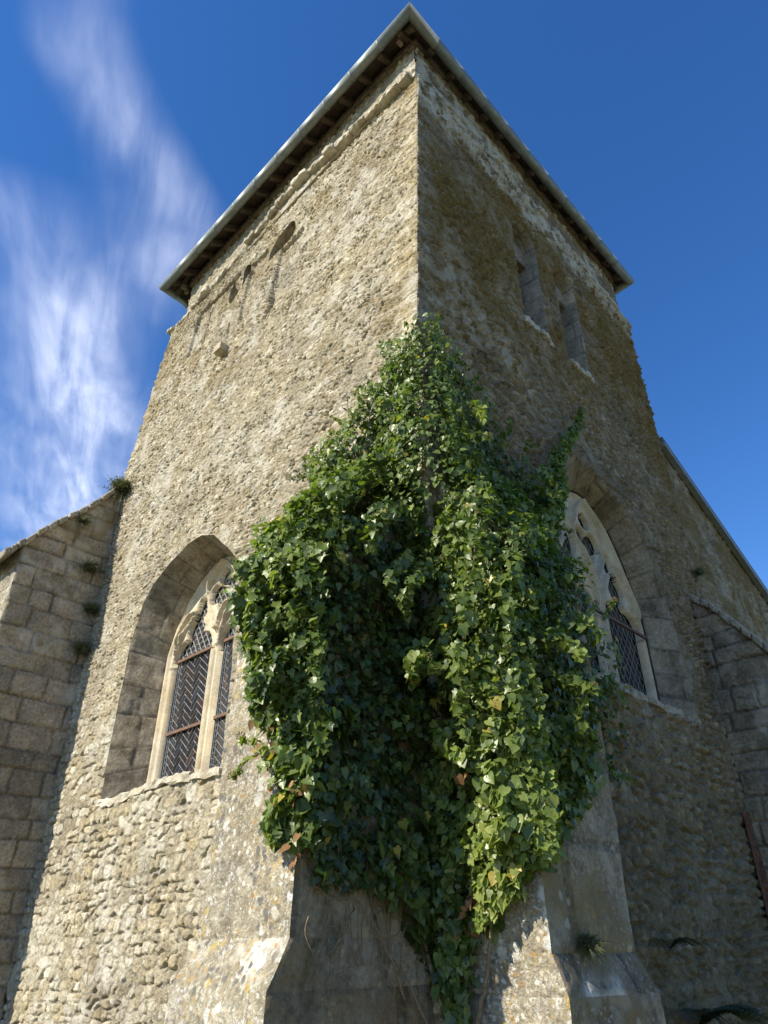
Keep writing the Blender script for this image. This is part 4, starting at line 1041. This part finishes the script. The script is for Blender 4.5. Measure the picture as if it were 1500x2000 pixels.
# shoots off the left edge
S_([(-1.45, -.1, 4.0), (-1.6, -.08, 4.25), (-1.62, -.06, 4.40)], .08, 130, .045, .45, .5, nL)
S_([(-1.6, -.05, 4.2), (-1.8, -.05, 4.25), (-1.95, -.04, 4.33)], .03, 60, .035, .4, .3, nL)
S_([(-.12, -1.12, .80), (-.20, -1.16, .68), (-.27, -1.18, .62), (-.20, -1.2, .48)], .08, 230, .056, .75, .2, nL)
S_([(-.15, -1.12, .75), (-.30, -1.16, .70), (-.33, -1.16, .60)], .05, 130, .052, .75, .2, nL)
# big hanging sprays that catch the sun, over the dark recess
for (x, y, z0, z1, w_, t_) in ((.30, -.16, 2.9, 1.2, .15, .72), (.45, -.20, 3.0, .9, .15, .70), (.38, -.12, 1.9, .55, .14, .8), (.60, -.02, 2.6, .7, .12, .66), (-.45, -1.32, 2.4, 1.4, .12, .6), (-.12, -1.25, 2.5, 1.7, .10, .5),
                               (-.58, -1.2, 2.3, 1.7, .09, .65), (.05, -.85, 2.7, 2.2, .13, .62), (-.1, -1.0, 3.0, 2.3, .12, .62), (.18, -.5, 2.4, 1.9, .09, .62), (.2, -.45, 1.75, 1.45, .09, .75)):
    for k in range(2):
        j = rng.uniform(-.12, .12, 3)
        S_([(x-.05+j[0], y+.15, z0), (x+j[0], y+j[1], z0-.35*(z0-z1)), (x+j[1]*.8, y+j[2], z0-.7*(z0-z1)), (x+j[2]*.8, y+.05, z1+.2*rng.rand())], w_, 170, .060, t_-.12, .4, nD)
for k in range(46):                                  # short side shoots all over the mass, each with its own shade of green
    q = [(-.42+.3*rng.rand(), -1.22, 1.3+1.1*rng.rand()), (-.65+.55*rng.rand(), -1.05+.9*rng.rand(), 0), (.05+.6*rng.rand(), -.08, .6+2.2*rng.rand()), (-1.3+1.2*rng.rand(), -.25, 3.2+1.0*rng.rand()), (.66, .1+.55*rng.rand(), 1.1+1.6*rng.rand()), (.25, .2+1.2*rng.rand(), 3.3+.8*rng.rand())][k % 6]
    q = np.array(q); 
    if k % 6 == 1: q[2] = np.interp(q[1], [-1.05, -.1], [2.55, 3.5])+.22
    nn_ = nR if k % 6 > 3 else nL; e = nn_*rng.uniform(.05, .16)
    S_([tuple(q), tuple(q+e+np.array([rng.normal(0, .05), 0, -.05])), tuple(q+e*1.3+np.array([rng.normal(0, .12), rng.normal(0, .04), -.16-.25*rng.rand()]))], .085, 200, .056+.012*rng.rand(), rng.uniform(.3, .95), rng.rand(), nn_)
# the low tongue hanging in the corner
for k in range(5):
    j = rng.uniform(-.08, .08, 3)
    S_([(-.02+j[0], .0, 1.0), (.0+j[1], -.02, .4), (.03+j[2], .0, -.05), (.02+j[0], .03, -.40-.05*k)], .14, 150, .058, .42, .2, nD)
for k in range(4):
    S_([(.25+.1*k, -.0, .7), (.30+.08*k, -.05, .4), (.26+.09*k, -.04, .12+.06*k)], .12, 230, .060, .80, .2, nL)
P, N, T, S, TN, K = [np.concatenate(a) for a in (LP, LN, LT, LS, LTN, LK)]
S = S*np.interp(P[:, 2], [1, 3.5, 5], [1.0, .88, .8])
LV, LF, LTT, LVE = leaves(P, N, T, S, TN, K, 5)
print('leaves', len(P))
ivy = thing('ivy_plant', 'dense glossy green ivy climbing over the corner and buttresses of the tower', 'ivy', (.1, -.1, -1.6))
mesh_obj('foliage', LV, LF, M['leaf'], ivy, {'tone': LTT, 'vein': LVE}, smooth=False)
# dry brown leaves
dp_ = []
for c, n, s in (((-.26, -1.16, .88), 26, (.05, .05, .09)), ((-.42, -1.15, 1.08), 8, (.05, .05, .06)), ((-.11, -1.14, .46), 7, (.02, .03, .06)), ((.24, -.03, .22), 16, (.07, .03, .06)), ((.22, -.12, .92), 4, (.03, .03, .03)), ((-.1, -1.15, .75), 6, (.04, .04, .05)), ((.3, -.1, 1.9), 4, (.2, .05, .3)), ((.1, 0.0, .35), 5, (.06, .04, .1))):
    dp_.append(np.array(c)+rng.normal(0, 1, (n, 3))*np.array(s))
dp_ = np.concatenate(dp_); n = len(dp_)
v, f_, t_, ve = leaves(dp_, np.array([.2, -1, .2])+rng.normal(0, .5, (n, 3)), np.array([0, 0, -1.])+rng.normal(0, .5, (n, 3)), .044*np.exp(rng.normal(0, .3, n)), rng.rand(n), rng.randint(0, 2, n), 9)
mesh_obj('dry_leaves', v, f_, M['dryleaf'], ivy, {'tone': t_, 'vein': ve*0}, smooth=False)['label'] = 'withered orange-brown leaves'
# stems
for i, c in enumerate(([(-.20, .12, -1.6), (-.17, .02, -.9), (-.12, .0, -.3), (-.14, -.2, .3), (-.17, -.5, .8)], [(.0, .07, -1.6), (.06, .06, -.8), (.10, .05, -.35), (.22, .05, .0), (.30, .04, .5)], [(-.12, -.3, -.2), (-.11, -.5, .1), (-.12, -.75, .35), (-.13, -.9, .8)],
                       [(-.12, .05, -.6), (-.11, -.2, -.2), (-.12, -.45, .05), (-.12, -.6, .4)], [(.1, .05, -.5), (.0, .06, -.1), (-.05, .05, .5)], [(-.12, -.85, .0), (-.11, -.7, .2), (-.12, -.8, .5)], [(-.12, -.60, -.05), (-.11, -.66, .15), (-.12, -.55, .5)])):
    mb = MB(); pts = smooth_curve(c, 8); pts = [p+rng.normal(0, .006, 3) for p in pts]
    mb.tube(pts, [(.020 if i < 2 else .007)*(1-.6*k/len(pts)) for k in range(len(pts))], 6); mb.obj('stem', M['stem'], ivy, smooth=True)
for k in range(18):                                  # clinging dead rootlets on the shaded side of the left buttress
    y0 = rng.uniform(-.95, -.15); z0 = rng.uniform(-.25, .15); q = [(-.125, y0+rng.normal(0, .03)*i, z0+i*rng.uniform(.08, .16)) for i in range(5)]
    q = [(a_, b_+.03*math.sin(i*1.7+k), c_) for i, (a_, b_, c_) in enumerate(q)]
    mb = MB(); mb.tube(smooth_curve(q, 5), .0035, 4); mb.obj('rootlet', M['stem'], ivy, smooth=True)
for p in stems:
    mb = MB(); mb.tube([q for q in p[::3]], .004, 4); mb.obj('shoot', M['stem'], ivy, smooth=True)
# flower heads: a ball of small buds
def umbel(c, r_):
    V = []; F = []
    g = np.random.RandomState(3); n = 22
    for k in range(n):
        ph = math.acos(1-1.6*(k+.5)/n); th = k*2.4; d = np.array([math.sin(ph)*math.cos(th), math.sin(ph)*math.sin(th), math.cos(ph)])
        p = d*r_; s = r_*.23; b = len(V)
        V += [tuple(p+np.array(q)*s) for q in ((1, 0, 0), (-1, 0, 0), (0, 1, 0), (0, -1, 0), (0, 0, 1), (0, 0, -1))]
        F += [tuple(b+i for i in q) for q in ((0, 2, 4), (2, 1, 4), (1, 3, 4), (3, 0, 4), (2, 0, 5), (1, 2, 5), (3, 1, 5), (0, 3, 5))]
        b = len(V); V += [tuple(p), tuple(p+np.array([.003, 0, 0])), (0, 0, -r_*.5)]; F.append((b, b+1, b+2))
    return V, F
V, F = umbel(None, .026)
um = mesh_obj('flower_head', V, F, M['bud'], None, {'tone': [.5]*len(V)}, smooth=True); um.parent = ivy
heads = []
tips = [p[-1] for p in stems] 
idx = np.argsort(-(P@np.array([.6, -.7, .1])+rng.normal(0, .25, len(P))))
pool = P[(P[:, 2] > 2.2)]; pick = pool[rng.choice(len(pool), 60, replace=False)]
heads = [t+np.array([0, 0, .02]) for t in tips if t[2] > .8]+[q+np.array([.05, -.06, .03]) for q in pick]
heads = heads[::max(1, len(heads)//85)][:88]
base = wloc(ivy)
for i, h_ in enumerate(heads):
    for k in range(1):
        o = um if i == 0 else um.copy()
        if i: COL.objects.link(o); o.parent = ivy
        o.location = tuple(np.array(h_)+np.array([0, 0, EYE])-base-(np.array([0, 0, EYE]) if True else 0))
        o.scale = (1, 1, 1)
# ------------------------------------------------------------------ small weeds in the joints
def tuft(name, label, cat, base, n, L, spread, nrm, seed, group=None, wid=.006, leafy=0):
    rg = np.random.RandomState(seed); V, F, T = [], [], []
    base = np.array(base, float)
    for k in range(n):
        d = np.array(nrm)*rg.uniform(.2, 1)+rg.normal(0, spread, 3)+np.array([0, 0, .55]); d /= np.linalg.norm(d); l = L*rg.uniform(.4, 1)
        s = np.cross(d, rg.normal(0, 1, 3)); s /= np.linalg.norm(s); tn = rg.rand(); q = base+rg.normal(0, L*.18, 3)*np.array([1, 1, .4])
        b = len(V); dr = np.array([0, 0, -l*.35])
        for t in (0, .35, .7, 1):
            c = q+d*l*t+dr*t*t; wv = wid*(1-t*.8); V += [c-s*wv, c+s*wv]; T += [tn, tn]
        for j in range(3): F.append((b+2*j, b+2*j+1, b+2*j+3, b+2*j+2))
        if leafy:
            for t in np.linspace(.2, 1, leafy):
                for sg in (-1, 1):
                    c = q+d*l*t+dr*t*t; e = s*sg*L*.16*(1.15-t)+d*L*.05; ww = np.cross(e, d); ww = d*L*.03; b = len(V)
                    V += [c, c+e*.5+ww, c+e, c+e*.5-ww]; T += [tn]*4; F.append((b, b+1, b+2, b+3))
    o = mesh_obj(name, V, F, M['tuft'], None, {'tone': T, 'vein': [0]*len(V)}, smooth=False, loc=tuple(base))
    o['label'] = label; o['category'] = cat
    if group: o['group'] = group
    return o
gw = 'weeds growing in the masonry'
nx_ = (1, 0, 0)
tuft('wall_plant', 'largest grey-green weed on top of the far-left buttress, against the sky', 'weed', (-6.28, -.12, 6.22), 300, .30, .5, nx_, 1, gw, .005, 3)
tuft('wall_plant', 'dark weed just under the raked coping of the far-left buttress', 'weed', (-6.33, -.52, 5.45), 160, .20, .5, nx_, 2, gw, .005, 2)
tuft('wall_plant', 'dark weed where the far-left buttress meets the wall, topmost of three', 'weed', (-6.31, -.25, 4.75), 240, .24, .5, nx_, 3, gw, .005, 2)
tuft('wall_plant', 'dark weed in the buttress joint, middle one of three', 'weed', (-6.31, -.12, 4.15), 200, .22, .5, nx_, 4, gw, .005, 2)
tuft('wall_plant', 'dark weed in the buttress joint, lowest of three', 'weed', (-6.31, -.10, 3.55), 240, .25, .5, nx_, 5, gw, .005, 2)
tuft('wall_plant', 'dry brown twiggy weed on the ledge where the nave wall meets the tower', 'weed', (.05, 5.75, 4.55), 90, .22, .6, nx_, 6, gw, .004, 1)
tuft('wall_plant', 'bushy green weed on the ledge of the right buttress', 'weed', (.63, .42, .04), 330, .11, .8, (1, -.2, .2), 7, gw, .004, 4)
tuft('wall_plant', 'thin dry stalks against the sunlit wall beside the ivy top', 'weed', (-.85, -.05, 4.5), 12, .45, .12, (0, -.2, 1), 8, gw, .004, 2)
tuft('wall_plant', 'small dark weed at the left edge near the foot of the far-left buttress', 'weed', (-6.31, -.75, .55), 60, .16, .5, nx_, 9, gw, .006, 2)
def fern(loc, label, seed, n=9, L=.55):
    rg = np.random.RandomState(seed); V, F, T = [], [], []; base = np.array(loc, float)
    for k in range(n):
        th = rg.uniform(-1.2, 1.2)+math.atan2(-.3, 1); d = np.array([math.cos(th), math.sin(th), 0]); l = L*rg.uniform(.7, 1.1)
        for i in range(16):
            t = i/16; c = base+d*l*t+np.array([0, 0, l*(1.05*t-.95*t*t)]); s = np.array([-d[1], d[0], 0]); w_ = l*.26*math.sin(math.pi*min(1, t*.9+.12))
            for sg in (-1, 1):
                b = len(V); e = s*sg*w_+d*w_*.35+np.array([0, 0, -.15*w_]); q = d*l*.022
                V += [c-q, c+q, c+e+q*.3, c+e-q*.3]; T += [rg.rand()*.4]*4; F.append((b, b+1, b+2, b+3))
        b = len(V); pts = [base+d*l*t+np.array([0, 0, l*(1.05*t-.95*t*t)]) for t in (0, .3, .6, 1)]
        for p in pts: V += [p, p+np.array([0, 0, .008])]; T += [.2, .2]
        for j in range(3): F.append((b+2*j, b+2*j+2, b+2*j+3, b+2*j+1))
    o = mesh_obj('fern', V, F, M['tuft'], None, {'tone': T, 'vein': [0]*len(V)}, smooth=False, loc=tuple(base))
    o['label'] = label; o['category'] = 'fern'; o['group'] = 'ferns at the foot of the shaded wall'
fern((.06, 2.9, -.50), 'dark fern growing from the shaded wall at the bottom right, the lower spray', 3, 26, .5)
fern((.06, 2.65, .02), 'small dark fern on the shaded wall above the lower spray', 4, 14, .26)

# ------------------------------------------------------------------ cirrus: a thin sheet of ice cloud far up
HC = 6000.0
ctr = np.array([(-.47, .0), (-.54, .01), (-.61, .085), (-.66, .13), (-.74, .21), (-.80, .265), (-.90, .27), (-1.00, .275), (-1.15, .33), (-1.38, .41), (-1.63, .52), (-1.9, .62)])
g1 = np.linspace(-2.2, -.35, 260); g2 = np.linspace(-.35, .85, 200); GX, GY = np.meshgrid(g1, g2)
wx = GX+.09*(fbm(GX, GY, 0, .22, 401, 3)-.5); wy = GY+.09*(fbm(GX, GY, 3, .22, 402, 3)-.5)
d1 = curve_dist(wx, wy, ctr)
wid = np.interp(-GX, [.45, .6, .8, 1.0, 1.3, 1.6], [.040, .055, .075, .085, .10, .13])
a = np.arctan2(.45, -.9)                                           # fibres along the plume
ca_, sa_ = math.cos(2.75), math.sin(2.75); fu, fv = GX*ca_+GY*sa_, -GX*sa_+GY*ca_
fib = fbm(fu/5, fv+.03*fbm(fu, fv, 0, .4, 9, 2), 0, .022, 405, 5); soft = fbm(GX, GY, 9, .12, 406, 4)
fib2 = fbm((GX*.6+GY*.8)/6, (-GX*.8+GY*.6), 0, .028, 407, 4)
den = np.exp(-(d1/wid)**2*.8)*(.30+.9*soft)
den *= np.interp(-GX, [.4, .6, .8, 1.1, 1.5], [.20, .21, .24, .62, .88])
b1 = curve_dist(wx, wy, np.array([(-.90, .10), (-1.0, .17), (-1.15, .27), (-1.3, .36)])); den += .34*np.exp(-(b1/.075)**2)*.75
b2 = curve_dist(wx, wy, np.array([(-.62, .02), (-.72, .30), (-.80, .27)])); den += .22*np.exp(-(b2/.05)**2)*.8
den += .16*np.exp(-(curve_dist(wx, wy, np.array([(-1.3, .1), (-1.7, .35)]))/.16)**2)*.8
den = np.clip(den-.05, 0, 1)*ss(-2.2, -2.0, GX)*(1-ss(-.42, -.36, GX))*ss(-.35, -.25, GY)*(1-ss(.7, .85, GY))
cm = bpy.data.materials.new('cirrus'); cm.use_nodes = True; nt = cm.node_tree; nt.nodes.clear(); g = G(nt)
tl = g.n('ShaderNodeBsdfTranslucent'); tl.inputs['Color'].default_value = (.96, .97, 1, 1); tp = g.n('ShaderNodeBsdfTransparent'); mx = g.n('ShaderNodeMixShader'); ot = g.n('ShaderNodeOutputMaterial')
tco = g.n('ShaderNodeTexCoord')
def fibres(deg, sc_, st, seedoff):
    r_ = g.n('ShaderNodeMapping'); r_.inputs['Rotation'].default_value = (0, 0, R_(-deg)); g.L(tco.outputs['Object'], r_.inputs['Vector'])
    m2 = g.n('ShaderNodeMapping'); m2.inputs['Scale'].default_value = (sc_/HC, sc_*st/HC, 1); m2.inputs['Location'].default_value = (seedoff, 0, 0); g.L(r_.outputs[0], m2.inputs['Vector'])
    return g.noise(1.0, 9, .56, m2.outputs[0], .45)
na = fibres(156, 3.2, 4.6, 0); nb = fibres(135, 4, 3.5, 9); nc = fibres(0, 7, 1, 4)
fa = g.math('ADD', g.math('MULTIPLY', g.thr(na, .24, .82), .95), g.math('MULTIPLY', g.thr(nb, .2, .85), .25)); fa = g.math('MULTIPLY', g.math('ADD', fa, .12), g.math('ADD', g.math('MULTIPLY', g.thr(nc, .1, .9), .4), .72))
g.L(g.math('MULTIPLY', g.attr('den'), fa, True), mx.inputs[0]); g.L(tp.outputs[0], mx.inputs[1]); g.L(tl.outputs[0], mx.inputs[2]); g.L(mx.outputs[0], ot.inputs[0])
ny, nx = GX.shape; I = np.arange(nx*ny).reshape(ny, nx); F = np.stack([I[:-1, :-1], I[:-1, 1:], I[1:, 1:], I[1:, :-1]], -1).reshape(-1, 4)
Fm = (den.ravel()[F].max(1) > .002); F = F[Fm]; used = np.zeros(nx*ny, bool); used[F.ravel()] = True; idx = np.cumsum(used)-1
CV = np.stack([GX*HC, GY*HC, HC+0*GX], -1).reshape(-1, 3)[used]
cl = mesh_obj('cloud', CV, idx[F], cm, None, {'den': den.ravel()[used]}); cl['kind'] = 'structure'
